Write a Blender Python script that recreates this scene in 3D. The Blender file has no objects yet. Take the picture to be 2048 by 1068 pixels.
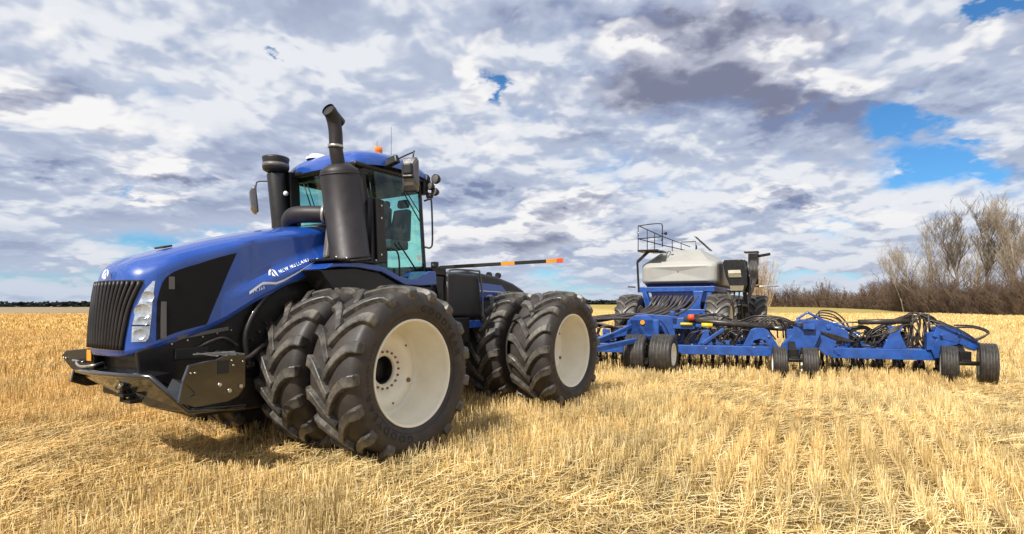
import bpy, bmesh, math, random
import numpy as np
from mathutils import Vector, Matrix, Quaternion
from math import sin, cos, pi, radians, sqrt, atan2, hypot
R_ = random.Random(7)
SC = bpy.context.scene
COL = SC.collection
# ------------------------------------------------------------------ camera
cd = bpy.data.cameras.new('camera'); cam = bpy.data.objects.new('camera', cd); COL.objects.link(cam)
cam.location = (0, 0, 1.78); cam.rotation_euler = (radians(90), 0, 0)
cd.sensor_width = 36; cd.lens = 1150/2048*36; cd.shift_y = 73/2048; cd.clip_end = 8000; cd.clip_start = .05
SC.camera = cam
SC.view_settings.view_transform = 'Standard'; SC.view_settings.look = 'None'
SC.view_settings.exposure = 0.22; SC.view_settings.gamma = 1
# ------------------------------------------------------------------ sun
SUN_EL, SX, SY = radians(47), -.585, -.811          # horizontal direction towards the sun
sd = bpy.data.lights.new('sun', 'SUN'); sd.energy = 5.0; sd.angle = radians(.5); sd.color = (1, .95, .86)
sun = bpy.data.objects.new('sun', sd); COL.objects.link(sun)
to_sun = Vector((SX*cos(SUN_EL), SY*cos(SUN_EL), sin(SUN_EL)))
sun.rotation_euler = to_sun.to_track_quat('Z', 'Y').to_euler()
sun.location = to_sun*60
# ------------------------------------------------------------------ world
W = bpy.data.worlds.new('World'); SC.world = W; W.use_nodes = True
nt = W.node_tree; nt.nodes.clear()
class NT:
    def __init__(s, tree): s.t = tree
    def n(s, kind, **k):
        nd = s.t.nodes.new(kind)
        for a, b in k.items():
            if a == 'ins':
                for i, v in b.items():
                    if isinstance(v, bpy.types.NodeSocket): s.t.links.new(v, nd.inputs[i])
                    else: nd.inputs[i].default_value = v
            else: setattr(nd, a, b)
        return nd
    def m(s, op, a, b=0., c=0., clamp=False):
        nd = s.n('ShaderNodeMath', operation=op, use_clamp=clamp, ins={0: a, 1: b, 2: c}); return nd.outputs[0]
    def vm(s, op, a, b=(0, 0, 0)):
        return s.n('ShaderNodeVectorMath', operation=op, ins={0: a, 1: b}).outputs[0]
    def mix(s, f, a, b, blend='MIX'):
        nd = s.n('ShaderNodeMix', data_type='RGBA', blend_type=blend)
        for i, v in ((0, f), (6, a), (7, b)):
            if isinstance(v, bpy.types.NodeSocket): s.t.links.new(v, nd.inputs[i])
            else: nd.inputs[i].default_value = v if i == 0 or len(v) == 4 else (*v, 1)
        return nd.outputs[2]
    def ramp(s, f, pts, interp='LINEAR'):
        nd = s.n('ShaderNodeValToRGB', ins={0: f}); cr = nd.color_ramp; cr.interpolation = interp
        while len(cr.elements) < len(pts): cr.elements.new(.5)
        for e, (p, c) in zip(cr.elements, pts):
            e.position = p; e.color = (c, c, c, 1) if isinstance(c, (int, float)) else (*c, 1)
        return nd.outputs[0]
    def mr(s, v, a, b, c=0., d=1., smooth=True):
        nd = s.n('ShaderNodeMapRange', interpolation_type='SMOOTHSTEP' if smooth else 'LINEAR', ins={0: v, 1: a, 2: b, 3: c, 4: d}); return nd.outputs[0]
    def noise(s, vec, scale, detail=4, rough=.5, dist=0., color=False):
        nd = s.n('ShaderNodeTexNoise', ins={'Vector': vec, 'Scale': scale, 'Detail': detail, 'Roughness': rough, 'Distortion': dist})
        return nd.outputs[1 if color else 0]
w = NT(nt)
tc = w.n('ShaderNodeTexCoord').outputs['Generated']
sx = w.n('ShaderNodeSeparateXYZ', ins={0: tc}); dx, dy, dz = sx.outputs
zc = w.m('MAXIMUM', dz, 0.)
zz = w.m('ADD', zc, .26)
u = w.m('DIVIDE', dx, zz); v = w.m('DIVIDE', dy, zz)
vp = v
P = w.n('ShaderNodeCombineXYZ', ins={0: u, 1: vp, 2: 3.3}).outputs[0]
bw = w.n('ShaderNodeSeparateXYZ', ins={0: w.vm('SUBTRACT', w.noise(P, 4.5, 6, .62, color=True), (.5, .5, .5))})
uw = w.m('ADD', u, w.m('MULTIPLY', bw.outputs[0], .55)); vw = w.m('ADD', v, w.m('MULTIPLY', w.m('MULTIPLY', bw.outputs[1], v), .30))
warp = w.noise(P, 1.7, 4, .55, color=True)
P2 = w.vm('ADD', P, w.vm('MULTIPLY', w.vm('SUBTRACT', warp, (.5, .5, .5)), (.16, .16, .0)))
def blob(cu, cv, ru, rv, amp):
    a = w.m('DIVIDE', w.m('SUBTRACT', uw, cu), ru); b = w.m('DIVIDE', w.m('SUBTRACT', vw, cv), rv)
    r = w.m('ADD', w.m('MULTIPLY', a, a), w.m('MULTIPLY', b, b))
    return w.m('MULTIPLY', w.m('EXPONENT', w.m('MULTIPLY', r, -1.)), amp)
def blobs(L):
    o = blob(*L[0])
    for q in L[1:]: o = w.m('ADD', o, blob(*q))
    return o
gap = blobs([(1.03, 1.538, 0.138, 0.093, 0.47), (0.96, 1.129, 0.070, 0.035, 0.42), (-0.55, 1.343, 0.027, 0.025, 0.26), (-0.07, 1.576, 0.027, 0.068, 0.24), (-1.29, 2.001, 0.148, 0.033, 0.24), (1.27, 1.763, 0.155, 0.065, 0.33), (1.31, 1.633, 0.066, 0.035, 0.20), (-0.72, 1.266, 0.061, 0.064, 0.08), (1.29, 2.037, 0.393, 0.119, -0.10), (0.17, 2.503, 1.001, 0.247, -0.06)])
thick = blobs([(0.47, 1.504, 0.360, 0.140, 0.42), (0.81, 1.609, 0.160, 0.116, 0.40), (0.28, 1.268, 0.345, 0.065, 0.36), (0.65, 1.260, 0.196, 0.072, 0.30), (-1.15, 1.405, 0.113, 0.087, 0.28), (-1.46, 1.748, 0.157, 0.051, 0.34), (-1.10, 1.933, 0.227, 0.052, 0.30), (-0.14, 2.226, 0.252, 0.074, 0.34), (1.03, 2.128, 0.143, 0.059, 0.40), (0.33, 2.261, 0.173, 0.087, 0.28), (1.12, 1.371, 0.096, 0.051, 0.26), (1.51, 1.729, 0.076, 0.039, 0.26), (0.35, 1.802, 0.182, 0.050, 0.22), (-0.42, 1.396, 0.241, 0.121, -0.16), (-0.87, 1.386, 0.131, 0.096, -0.12), (-0.56, 1.226, 0.123, 0.045, 0.12), (0.12, 1.415, 0.134, 0.031, -0.22), (-1.00, 1.245, 0.084, 0.045, -0.10), (0.95, 1.274, 0.102, 0.048, -0.16), (0.91, 1.955, 0.164, 0.065, -0.24), (-0.66, 1.511, 0.176, 0.091, -0.14), (-0.30, 1.956, 0.204, 0.112, -0.12), (-1.94, 2.309, 0.173, 0.068, 0.12), (1.35, 2.295, 0.158, 0.048, 0.10), (0.49, 2.049, 0.236, 0.080, -0.12), (1.22, 1.495, 0.092, 0.034, -0.18)])
def vor(p, sc, det, sm=.5):
    nd = w.n('ShaderNodeTexVoronoi', voronoi_dimensions='2D', feature='SMOOTH_F1', ins={'Vector': p, 'Scale': sc, 'Detail': det, 'Roughness': .55, 'Lacunarity': 2.3, 'Smoothness': sm, 'Randomness': 1.})
    return nd.outputs['Distance']
def layer(scale, seed, d, dv, bil):
    """one deck of clouds: a fractal height field with rounded billows, and how much higher it is than one step nearer the sun"""
    def f(p):
        q = w.vm('ADD', p, (seed, seed*.37, 0))
        base = w.noise(q, scale, 5, .50)
        wq = w.vm('ADD', q, w.vm('MULTIPLY', w.vm('SUBTRACT', w.noise(q, scale*4, 4, .55, color=True), (.5, .5, .5)), (.16, .16, 0)))
        return w.m('ADD', base, w.m('MULTIPLY', w.m('SUBTRACT', .42, vor(wq, scale*2.3, 3.)), bil))
    sh = w.n('ShaderNodeCombineXYZ', ins={0: w.m('MULTIPLY', u, -d), 1: -dv, 2: 0.}).outputs[0]
    a, b = f(P2), f(w.vm('ADD', P2, sh))
    return a, w.m('SUBTRACT', a, b)
def tint(shade, wh, md, dk):
    return w.mix(w.mr(shade, .36, 1.30), w.mix(w.mr(shade, 0., .5), wh, md), dk)
WH, MD, DK = (8.1, 8.0, 8.0), (4.4, 4.6, 5.5), (1.8, 1.95, 2.85)
dA, eA = layer(1.2, 3.1, .022, .055, .17)
cA = w.mr(w.m('SUBTRACT', dA, gap), .15, .37)
lA = w.mr(eA, -.06, .08)
shA = w.m('ADD', w.m('MULTIPLY', thick, 1.9), w.m('SUBTRACT', w.m('ADD', .42, w.m('MULTIPLY', w.m('SUBTRACT', dA, .5), 1.6)), w.m('MULTIPLY', w.m('SUBTRACT', lA, .5), .7)))
colA = tint(shA, (7.0, 7.2, 7.6), (4.2, 4.75, 6.0), (1.8, 2.2, 3.6))
dB, eB = layer(1.2, 11.7, .035, .10, .25)
covB = w.m('ADD', dB, w.m('SUBTRACT', w.m('MULTIPLY', thick, .16), w.m('MULTIPLY', gap, .8)))
cB = w.mr(covB, .415, .51)
lB = w.mr(eB, -.10, .13)
core = w.mr(covB, .46, .68)
shB = w.m('ADD', w.m('MULTIPLY', thick, 2.2), w.m('SUBTRACT', w.m('ADD', w.m('MULTIPLY', core, .90), .46), w.m('MULTIPLY', lB, 1.15)))
colB = tint(shB, WH, MD, DK)
ccol = w.mix(cB, colA, colB)
cover = w.m('MAXIMUM', cA, cB)
hzf = w.mr(dz, .0, .16, 1., 0.)
ccol = w.mix(w.m('MULTIPLY', hzf, .62), ccol, (4.0, 4.7, 6.0))
sky = w.n('ShaderNodeTexSky', sky_type='NISHITA', sun_disc=False, sun_elevation=SUN_EL, sun_rotation=atan2(SX, SY), air_density=1.0, dust_density=.3, ozone_density=2.5).outputs[0]
skyc = w.mix(1., sky, (.42, .82, 1.12), 'MULTIPLY')
col = w.mix(w.m('MULTIPLY', cover, w.mr(dz, -.0, .03, .97, 1.)), skyc, ccol)
bg = w.n('ShaderNodeBackground', ins={0: col, 1: .1})
nt.links.new(bg.outputs[0], w.n('ShaderNodeOutputWorld').inputs[0])
W.cycles.sampling_method = 'MANUAL'; W.cycles.sample_map_resolution = 512

# ------------------------------------------------------------------ materials
MATS = {}
def mat(name, base, rough=.5, metal=0., var=.12, nscale=6., coat=0., bump=0., bscale=40., spec=.5, dust=0., dustcol=(.30, .22, .13)):
    m = bpy.data.materials.new(name); m.use_nodes = True; t = NT(m.node_tree); b = m.node_tree.nodes['Principled BSDF']
    oc = t.n('ShaderNodeTexCoord').outputs['Object']
    nz = t.noise(oc, nscale, 5, .6)
    f = t.mr(nz, .3, .7, 1-var, 1+var)
    cc = t.mix(1., base, t.n('ShaderNodeCombineColor', ins={0: f, 1: f, 2: f}).outputs[0], 'MULTIPLY')
    if dust:
        dn = t.mr(t.noise(oc, nscale*1.7, 8, .7), .35, .75)
        cc = t.mix(t.m('MULTIPLY', dn, dust), cc, dustcol)
    m.node_tree.links.new(cc, b.inputs['Base Color'])
    rr = t.mr(nz, .2, .8, max(.02, rough-.08), min(1, rough+.1))
    m.node_tree.links.new(rr, b.inputs['Roughness'])
    b.inputs['Metallic'].default_value = metal; b.inputs['Coat Weight'].default_value = coat; b.inputs['Coat Roughness'].default_value = .06
    b.inputs['Specular IOR Level'].default_value = spec
    if bump:
        bn = t.n('ShaderNodeBump', ins={'Strength': bump, 'Distance': .01, 'Height': t.noise(oc, bscale, 4, .6)})
        m.node_tree.links.new(bn.outputs[0], b.inputs['Normal'])
    MATS[name] = m; return m
blue = mat('blue_paint', (.006, .062, .345), .30, coat=.8, var=.06, nscale=3, dust=.05, dustcol=(.25, .22, .18))
blue2 = mat('implement_blue', (.008, .068, .30), .42, coat=.3, var=.25, nscale=5, dust=.08)
rubber = mat('tyre_tread_rubber', (.036, .033, .031), .40, var=.2, nscale=3, bump=.2, bscale=60, dust=.52, dustcol=(.30, .27, .22))
sidew = mat('tyre_side_rubber', (.030, .025, .023), .55, var=.15, nscale=3, bump=.15, bscale=50, dust=.45, dustcol=(.095, .074, .06))
letter = mat('dark_letter_rubber', (.006, .0055, .0055), .5)
cream = mat('cream_rim_paint', (.88, .84, .70), .36, var=.04, nscale=4, coat=.3, dust=.08, dustcol=(.55, .42, .25))
bmetal = mat('black_painted_steel', (.010, .009, .009), .42, spec=.35, var=.25, nscale=9, coat=.15, dust=.03, dustcol=(.16, .12, .08))
bsoft = mat('black_satin_plastic', (.013, .0125, .0135), .45, var=.15, nscale=8)
glossb = mat('black_gloss_steel', (.012, .012, .013), .14, var=.1, nscale=6, coat=.6, metal=.0, spec=.8)
mufm = mat('charcoal_heat_coating', (.030, .026, .029), .5, metal=.35, var=.14, nscale=5, bump=.05)
grillm = mat('grille_black', (.016, .013, .013), .42, var=.2)
meshm = mat('perforated_black_mesh', (.006, .0055, .0055), .5, spec=.25, var=.2, bump=.5, bscale=220)
steel = mat('bare_steel', (.55, .54, .52), .3, metal=.9, var=.15)
darkint = mat('cab_interior', (.035, .04, .04), .7)
seatm = mat('seat_fabric', (.03, .045, .05), .8)
whitem = mat('white_decal', (.78, .80, .84), .45, var=.02)
greym = mat('grey_plastic', (.12, .11, .11), .45, var=.1)
tankm = mat('beige_poly_tank', (.33, .325, .30), .5, var=.06, nscale=2, dust=.12, dustcol=(.36, .30, .2))
hosem = mat('black_hose_rubber', (.026, .022, .022), .38, var=.3, nscale=6, dust=.12)
hose2 = mat('grey_ribbed_hose', (.055, .045, .042), .4, var=.25, nscale=8)
amber = mat('amber_reflector', (.85, .30, .02), .3, var=.05)
redm = mat('red_reflector', (.85, .09, .02), .3, var=.05)
yellm = mat('yellow_tube', (.75, .55, .02), .4)
soilm = mat('dark_soil', (.09, .055, .03), .9, var=.3)
lensm = mat('lamp_reflector_chrome', (.9, .92, .95), .22, metal=.7, var=.2, nscale=25, coat=1., bump=.6, bscale=30)
def glass_mat(name, tint, refl=.12, rough=.02):
    m = bpy.data.materials.new(name); m.use_nodes = True; t = NT(m.node_tree); m.node_tree.nodes.remove(m.node_tree.nodes['Principled BSDF'])
    oc = t.n('ShaderNodeTexCoord').outputs['Object']
    nz = t.mr(t.noise(oc, 2.5, 3), .3, .7, .92, 1.04)
    cc = t.mix(1., tint, t.n('ShaderNodeCombineColor', ins={0: nz, 1: nz, 2: nz}).outputs[0], 'MULTIPLY')
    tr = t.n('ShaderNodeBsdfTransparent', ins={0: cc}); gl = t.n('ShaderNodeBsdfGlossy', ins={0: (.9, .95, .95, 1), 1: rough})
    fc_ = t.n('ShaderNodeLayerWeight', ins={0: .5}).outputs[1]; fr = t.m('ADD', t.m('MULTIPLY', t.m('POWER', fc_, 4.), .7), .05+refl, clamp=True)
    mx = t.n('ShaderNodeMixShader', ins={0: fr, 1: tr.outputs[0], 2: gl.outputs[0]})
    m.node_tree.links.new(mx.outputs[0], m.node_tree.nodes['Material Output'].inputs[0]); return m
glass = glass_mat('teal_tinted_glass', (.58, .93, .86), .0)
clear = glass_mat('clear_lens', (.9, .92, .95), .10)
beaconm = mat('orange_beacon', (.95, .22, .01), .25, coat=.8)
mirrorm = mat('chrome_dark_housing', (.10, .095, .10), .22, metal=.3, coat=.6)
barkm = mat('pale_bark', (.33, .27, .20), .9, var=.3, nscale=2)
barkd = mat('dark_bark', (.17, .14, .11), .9, var=.35, nscale=2)
thickm = mat('thicket_twigs', (.10, .062, .045), .95, var=.35, nscale=.25, dust=.75, dustcol=(.25, .18, .11))
farm = mat('far_tree_foliage', (.018, .022, .018), 1., var=.4, nscale=.02, spec=.1)

# ------------------------------------------------------------------ mesh builder
class G:
    def __init__(s): s.v = []; s.f = []; s.sm = []
    def add(s, vs, fs, smooth=False):
        o = len(s.v); s.v += [tuple(q) for q in vs]; s.f += [tuple(i+o for i in f) for f in fs]; s.sm += [smooth]*len(fs)
    def box(s, c, d, rz=0., ry=0., rx=0., taper=(1, 1)):
        M = Matrix.Rotation(rz, 3, 'Z') @ Matrix.Rotation(ry, 3, 'Y') @ Matrix.Rotation(rx, 3, 'X')
        vs = []
        for k in (-1, 1):
            tx, ty = taper if k > 0 else (1, 1)
            for a, b in ((-1, -1), (1, -1), (1, 1), (-1, 1)):
                vs.append(Vector(c)+M @ Vector((a*d[0]/2*tx, b*d[1]/2*ty, k*d[2]/2)))
        s.add(vs, [(3, 2, 1, 0), (4, 5, 6, 7), (0, 1, 5, 4), (1, 2, 6, 5), (2, 3, 7, 6), (3, 0, 4, 7)])
    def beam(s, a, b, wd, ht=None):
        ht = ht or wd; a, b = Vector(a), Vector(b); d = (b-a).normalized()
        up = Vector((0, 0, 1)) if abs(d.z) < .95 else Vector((1, 0, 0))
        x = d.cross(up).normalized()*wd/2; y = x.cross(d).normalized()*ht/2
        vs = [p+i*x+j*y for p in (a, b) for i, j in ((-1, -1), (1, -1), (1, 1), (-1, 1))]
        s.add(vs, [(0, 1, 2, 3), (7, 6, 5, 4), (4, 5, 1, 0), (5, 6, 2, 1), (6, 7, 3, 2), (7, 4, 0, 3)])
    def tube(s, pts, r, n=8, cap=True, closed=False):
        pts = [Vector(p) for p in pts]; N = len(pts); rs = r if isinstance(r, (list, tuple)) else [r]*N
        vs = []; ref = None
        for i, p in enumerate(pts):
            d = (pts[min(i+1, N-1)]-pts[max(i-1, 0)]).normalized()
            if ref is None: ref = d.orthogonal().normalized()
            ref = (ref-d*ref.dot(d)).normalized(); b = d.cross(ref)
            vs += [p+rs[i]*(cos(2*pi*k/n)*ref+sin(2*pi*k/n)*b) for k in range(n)]
        fs = [(i*n+k, i*n+(k+1) % n, (i+1)*n+(k+1) % n, (i+1)*n+k) for i in range(N-1) for k in range(n)]
        s.add(vs, fs, True)
        if cap: s.add(vs[:n], [tuple(range(n-1, -1, -1))]); s.add(vs[-n:], [tuple(range(n))])
    def curve(s, pts, r, n=8, seg=6, cap=True):
        pts = [Vector(p) for p in pts]; out = []; L = len(pts)-1
        for i in range(L):
            p0, p1, p2, p3 = pts[max(i-1, 0)], pts[i], pts[i+1], pts[min(i+2, L)]
            for k in range(seg):
                t = k/seg; out.append(.5*((2*p1)+(-p0+p2)*t+(2*p0-5*p1+4*p2-p3)*t*t+(-p0+3*p1-3*p2+p3)*t**3))
        out.append(pts[-1]); s.tube(out, r, n, cap)
    def lathe(s, prof, n=48, axis='Y', c=(0, 0, 0), smooth=True, arc=(0, 2*pi)):
        full = abs(arc[1]-arc[0]-2*pi) < 1e-6; m = n if full else n+1; vs = []
        for i in range(m):
            a = arc[0]+(arc[1]-arc[0])*i/n
            for (h, r) in prof:
                q = (r*cos(a), h, r*sin(a)) if axis == 'Y' else ((r*cos(a), r*sin(a), h) if axis == 'Z' else (h, r*cos(a), r*sin(a)))
                vs.append(Vector(c)+Vector(q))
        k = len(prof); fs = [(i*k+j, i*k+j+1, ((i+1) % m)*k+j+1, ((i+1) % m)*k+j) for i in range(n) for j in range(k-1)]
        s.add(vs, fs, smooth)
    def cyl(s, a, b, r, r2=None, n=20):
        s.tube([a, b], [r, r if r2 is None else r2], n)
    def prism(s, poly, t0, t1, plane='XZ'):
        # poly of 2D points, extruded between t0 and t1 along the missing axis
        def P3(p, t): return (p[0], t, p[1]) if plane == 'XZ' else ((t, p[0], p[1]) if plane == 'YZ' else (p[0], p[1], t))
        n = len(poly); vs = [P3(p, t0) for p in poly]+[P3(p, t1) for p in poly]
        s.add(vs, [tuple(range(n)), tuple(range(2*n-1, n-1, -1))]+[(i, (i+1) % n, (i+1) % n+n, i+n) for i in range(n)])
    def grid(s, rows, smooth=True):
        k = len(rows[0]); vs = [p for r in rows for p in r]
        s.add(vs, [(i*k+j, i*k+j+1, (i+1)*k+j+1, (i+1)*k+j) for i in range(len(rows)-1) for j in range(k-1)], smooth)
    def ball(s, c, r, n=12, sq=(1, 1, 1)):
        rows = [[(c[0]+r*sq[0]*sin(pi*i/n)*cos(2*pi*j/(2*n)), c[1]+r*sq[1]*sin(pi*i/n)*sin(2*pi*j/(2*n)), c[2]+r*sq[2]*cos(pi*i/n)) for j in range(2*n+1)] for i in range(n+1)]
        s.grid(rows)
    def mirror_y(s):
        o = len(s.v); s.v += [(x, -y, z) for x, y, z in s.v]; s.f += [tuple(i+o for i in reversed(f)) for f in s.f]; s.sm += s.sm[:]; return s
    def build(s, name, m, parent=None, bevel=0., seg=2, fix=True, sub=0, loc=None, rz=0.):
        me = bpy.data.meshes.new(name); me.from_pydata(s.v, [], s.f); me.materials.append(m)
        me.polygons.foreach_set('use_smooth', s.sm)
        if fix:
            b = bmesh.new(); b.from_mesh(me); bmesh.ops.remove_doubles(b, verts=b.verts, dist=1e-5); bmesh.ops.recalc_face_normals(b, faces=b.faces); b.to_mesh(me); b.free()
        o = bpy.data.objects.new(name, me); COL.objects.link(o)
        if parent: o.parent = parent
        if loc is not None: o.location = loc
        o.rotation_euler.z = rz
        if bevel:
            bm_ = o.modifiers.new('bevel', 'BEVEL'); bm_.width = bevel; bm_.segments = seg; bm_.limit_method = 'ANGLE'; bm_.angle_limit = radians(35); bm_.harden_normals = False
        if sub: sm_ = o.modifiers.new('sub', 'SUBSURF'); sm_.levels = sub; sm_.render_levels = sub
        return o
def build_each(g, name, m, parent, **k):
    """one object for every loose piece of g"""
    par_ = list(range(len(g.v)))
    def fd(i):
        while par_[i] != i: par_[i] = par_[par_[i]]; i = par_[i]
        return i
    key = {}
    for i, q in enumerate(g.v):
        kk = tuple(round(c, 5) for c in q)
        if kk in key: par_[fd(i)] = fd(key[kk])
        else: key[kk] = i
    for f in g.f:
        for i in f[1:]: par_[fd(i)] = fd(f[0])
    comps = {}
    for f, s_ in zip(g.f, g.sm): comps.setdefault(fd(f[0]), []).append((f, s_))
    out = []
    for fl in comps.values():
        h = G(); mp = {}
        for f, s_ in fl:
            for i in f:
                if i not in mp: mp[i] = len(h.v); h.v.append(g.v[i])
            h.f.append(tuple(mp[i] for i in f)); h.sm.append(s_)
        out.append(h.build(name, m, parent, **k))
    return out
def tag(o, label=None, cat=None, group=None, kind=None):
    for k, v_ in (('label', label), ('category', cat), ('group', group), ('kind', kind)):
        if v_: o[k] = v_
    return o
def empty(name, loc, rz=0.):
    o = bpy.data.objects.new(name, None); COL.objects.link(o); o.location = loc; o.rotation_euler = (0, 0, rz); o.empty_display_size = .2; return o
def copy_part(o, parent, loc=None, rz=None, scale=None):
    c = o.copy(); COL.objects.link(c); c.parent = parent
    if loc is not None: c.location = loc
    if rz is not None: c.rotation_euler = (0, 0, rz)
    if scale is not None: c.scale = scale
    for ch in list(o.children):
        d = ch.copy(); COL.objects.link(d); d.parent = c
    return c
def lerpl(x, pts):
    if x <= pts[0][0]: return pts[0][1]
    for (a, b), (c, d) in zip(pts, pts[1:]):
        if x <= c: return b+(d-b)*(x-a)/(c-a)
    return pts[-1][1]
def ss(a, b, x): t = max(0, min(1, (x-a)/(b-a))); return t*t*(3-2*t)
FONT = None
def glyph(ch):
    """flat outline mesh of one character, (verts2d, faces, width)"""
    c = bpy.data.curves.new('t', 'FONT'); c.body = ch; c.size = 1; c.resolution_u = 3; c.offset = .018
    o = bpy.data.objects.new('t', c); COL.objects.link(o)
    bpy.context.view_layer.update()
    me = bpy.data.meshes.new_from_object(o.evaluated_get(bpy.context.evaluated_depsgraph_get()))
    vs = [(q.co.x, q.co.y) for q in me.vertices]; fs = [tuple(p.vertices) for p in me.polygons]
    bpy.data.objects.remove(o); bpy.data.curves.remove(c); bpy.data.meshes.remove(me)
    return vs, fs, max([q[0] for q in vs] or [.4])
GL = {}
def text_map(g, text, size, fn, spacing=.16, stretch=1.):
    """puts text on a surface: fn(tx, ty) -> 3D point"""
    x = 0.
    for ch in text:
        if ch == ' ': x += .4*size*stretch; continue
        if ch not in GL: GL[ch] = glyph(ch)
        vs, fs, wd = GL[ch]
        g.add([fn(x+q[0]*size*stretch, q[1]*size) for q in vs], fs); x += (wd+spacing)*size*stretch
    return x

# ================================================================== TRACTOR
TH = radians(55.9)
OX, OY = -2.915, 7.912
tr = empty('tractor', (OX, OY, 0), atan2(-sin(TH), -cos(TH)))
tag(tr, 'large blue articulated farm tractor with eight dual wheels parked on the stubble', 'tractor')

# ---- hood surface
PLAN = [(2.37, 0), (2.366, .2), (2.345, .36), (2.285, .47), (2.19, .54), (2.06, .575), (1.85, .59), (1.5, .60), (1.0, .61), (.45, .62), (-.05, .62)]
ZS = [2.05, 2.05, 2.05, 2.06, 2.09, 2.14, 2.23, 2.35, 2.52, 2.64, 2.74]
CX = [2.24, 2.22, 2.17, 2.10, 2.02, 1.93, 1.75, 1.42, .95, .42, -.05]
ZC = [(-.25, 2.88), (.36, 2.786), (.93, 2.65), (1.43, 2.51), (1.75, 2.40), (2.08, 2.275), (2.25, 2.17), (2.38, 2.04)]
ZB = [(-.05, 2.33), (.15, 2.22), (.4, 2.10), (.65, 2.01), (1.06, 1.80), (1.4, 1.58), (1.57, 1.50), (2.1, 1.32), (2.37, 1.24)]
def cr(L, s):
    n = len(L)-1; i = min(int(s), n-1); t = s-i
    g = lambda k: L[max(0, min(n, k))]
    f = lambda a, b, c, d: 0.5*((2*b)+(-a+c)*t+(2*a-5*b+4*c-d)*t*t+(-a+3*b-3*c+d)*t**3)
    p = [g(i-1), g(i), g(i+1), g(i+2)]
    if i == 0 and isinstance(L[0], tuple): p[0] = (L[1][0], -L[1][1])
    if isinstance(L[0], tuple): return tuple(f(*[q[k] for q in p]) for k in range(2))
    return f(*p)
def hood_pt(s, z, off=0.):
    def base(s):
        x, y = cr(PLAN, s); f = (z-1.25)/.8; wf = 1-ss(3.5, 6, s)
        x -= .07*max(0, f)**2*wf; y *= 1-.05*max(0, f)
        zc = 1.93+(1.27-x)*.41
        if s > 7.7 and z > zc: y -= .028*ss(zc+.05, zc+.10, z)*ss(7.8, 7.95, s)*(1-ss(2.62, 2.68, z) if s < 9 else 1)
        if s > 7: y += .065*ss(zc+.03, zc-.02, z)*ss(7, 8.2, s)
        return x, y
    x, y = base(s)
    if off:
        x2, y2 = base(min(10, s+.02)); x1, y1 = base(max(0, s-.02)); ax, ay = x2-x1, y2-y1; l = hypot(ax, ay)
        x += off*ay/l; y -= off*ax/l
    return (x, y, z)
rows = []
for i in range(0, 81):
    s = i/8; px, py = cr(PLAN, s); zb = lerpl(px, ZB); zs = cr(ZS, s); row = []
    x0, y0, _ = hood_pt(s, zb)
    row.append((x0-.06 if s < 4 else x0, y0*.9, zb-.005))
    for k in range(15): row.append(hood_pt(s, zb+(zs-zb)*k/14))
    S = row[-1]; cxv = cr(CX, s); C = (cxv, 0, lerpl(cxv, ZC))
    for k in range(1, 13):
        q = k/12; qq = q**1.25
        row.append((S[0]+(C[0]-S[0])*qq, S[1]*(1-qq), S[2]+(C[2]-S[2])*(1-(1-q)**2.6)))
    rows.append(row)
g = G(); g.grid(rows); g.mirror_y()
hood = g.build('hood', blue, tr)
def patch(fn_lo, fn_hi, s0, s1, off, ns=24, nz=12):
    g = G(); g.grid([[hood_pt(s0+(s1-s0)*i/ns, fn_lo(s0+(s1-s0)*i/ns)+(fn_hi(s0+(s1-s0)*i/ns)-fn_lo(s0+(s1-s0)*i/ns))*j/nz, off) for j in range(nz+1)] for i in range(ns+1)]); return g
def patch_z(f0, f1, z0, z1, off, ns=12, nz=20, g=None):
    g = g or G(); g.grid([[hood_pt(f0(z)+(f1(z)-f0(z))*i/ns, z, off) for i in range(ns+1)] for z in [z0+(z1-z0)*j/nz for j in range(nz+1)]]); return g
# grille with ribs
gr_edge = lambda z: lerpl(z, [(1.31, 2.34), (1.415, 2.44), (1.68, 2.76), (1.79, 2.96), (1.89, 3.22), (1.985, 3.50), (2.02, 3.50)])
g = patch_z(lambda z: 0., gr_edge, 1.31, 2.02, .004, 24, 24).mirror_y()
for k in range(-7, 8):
    f = k/7.6
    for side in ((1,) if f >= 0 else (-1,)):
        pts = []
        for j in range(15):
            z = 1.315+(2.01-1.315)*j/14; x, y, _ = hood_pt(abs(f)*gr_edge(z), z, .016); pts.append((x, y*side, z))
        rr = [.020]*15; g.tube(pts, rr, 8)
g.build('grille', grillm, tr)
# side mesh panel
wf_ = lambda s: lerpl(s, [(4.74, 1.80), (4.84, 1.892), (5.04, 2.0), (5.3, 2.055), (5.68, 2.108), (6.6, 2.214), (7.54, 2.358)])
wl_ = lambda s: lerpl(s, [(4.74, 1.40), (6.76, 1.552), (7.12, 1.90), (7.54, 2.356)])
patch(wl_, wf_, 4.74, 7.54, .005, 60, 16).mirror_y().build('side_mesh_panel', meshm, tr)
# chrome-ish strip and label behind the mesh panel's front
g = patch(lambda s: 1.42, lambda s: 1.80, 4.98, 5.3, .009, 4, 6); patch_part = g
g.build('inner_bracket', greym, tr)
patch(lambda s: 1.93, lambda s: 2.06, 5.42, 5.72, .009, 3, 4).build('warning_label', greym, tr)
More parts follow.
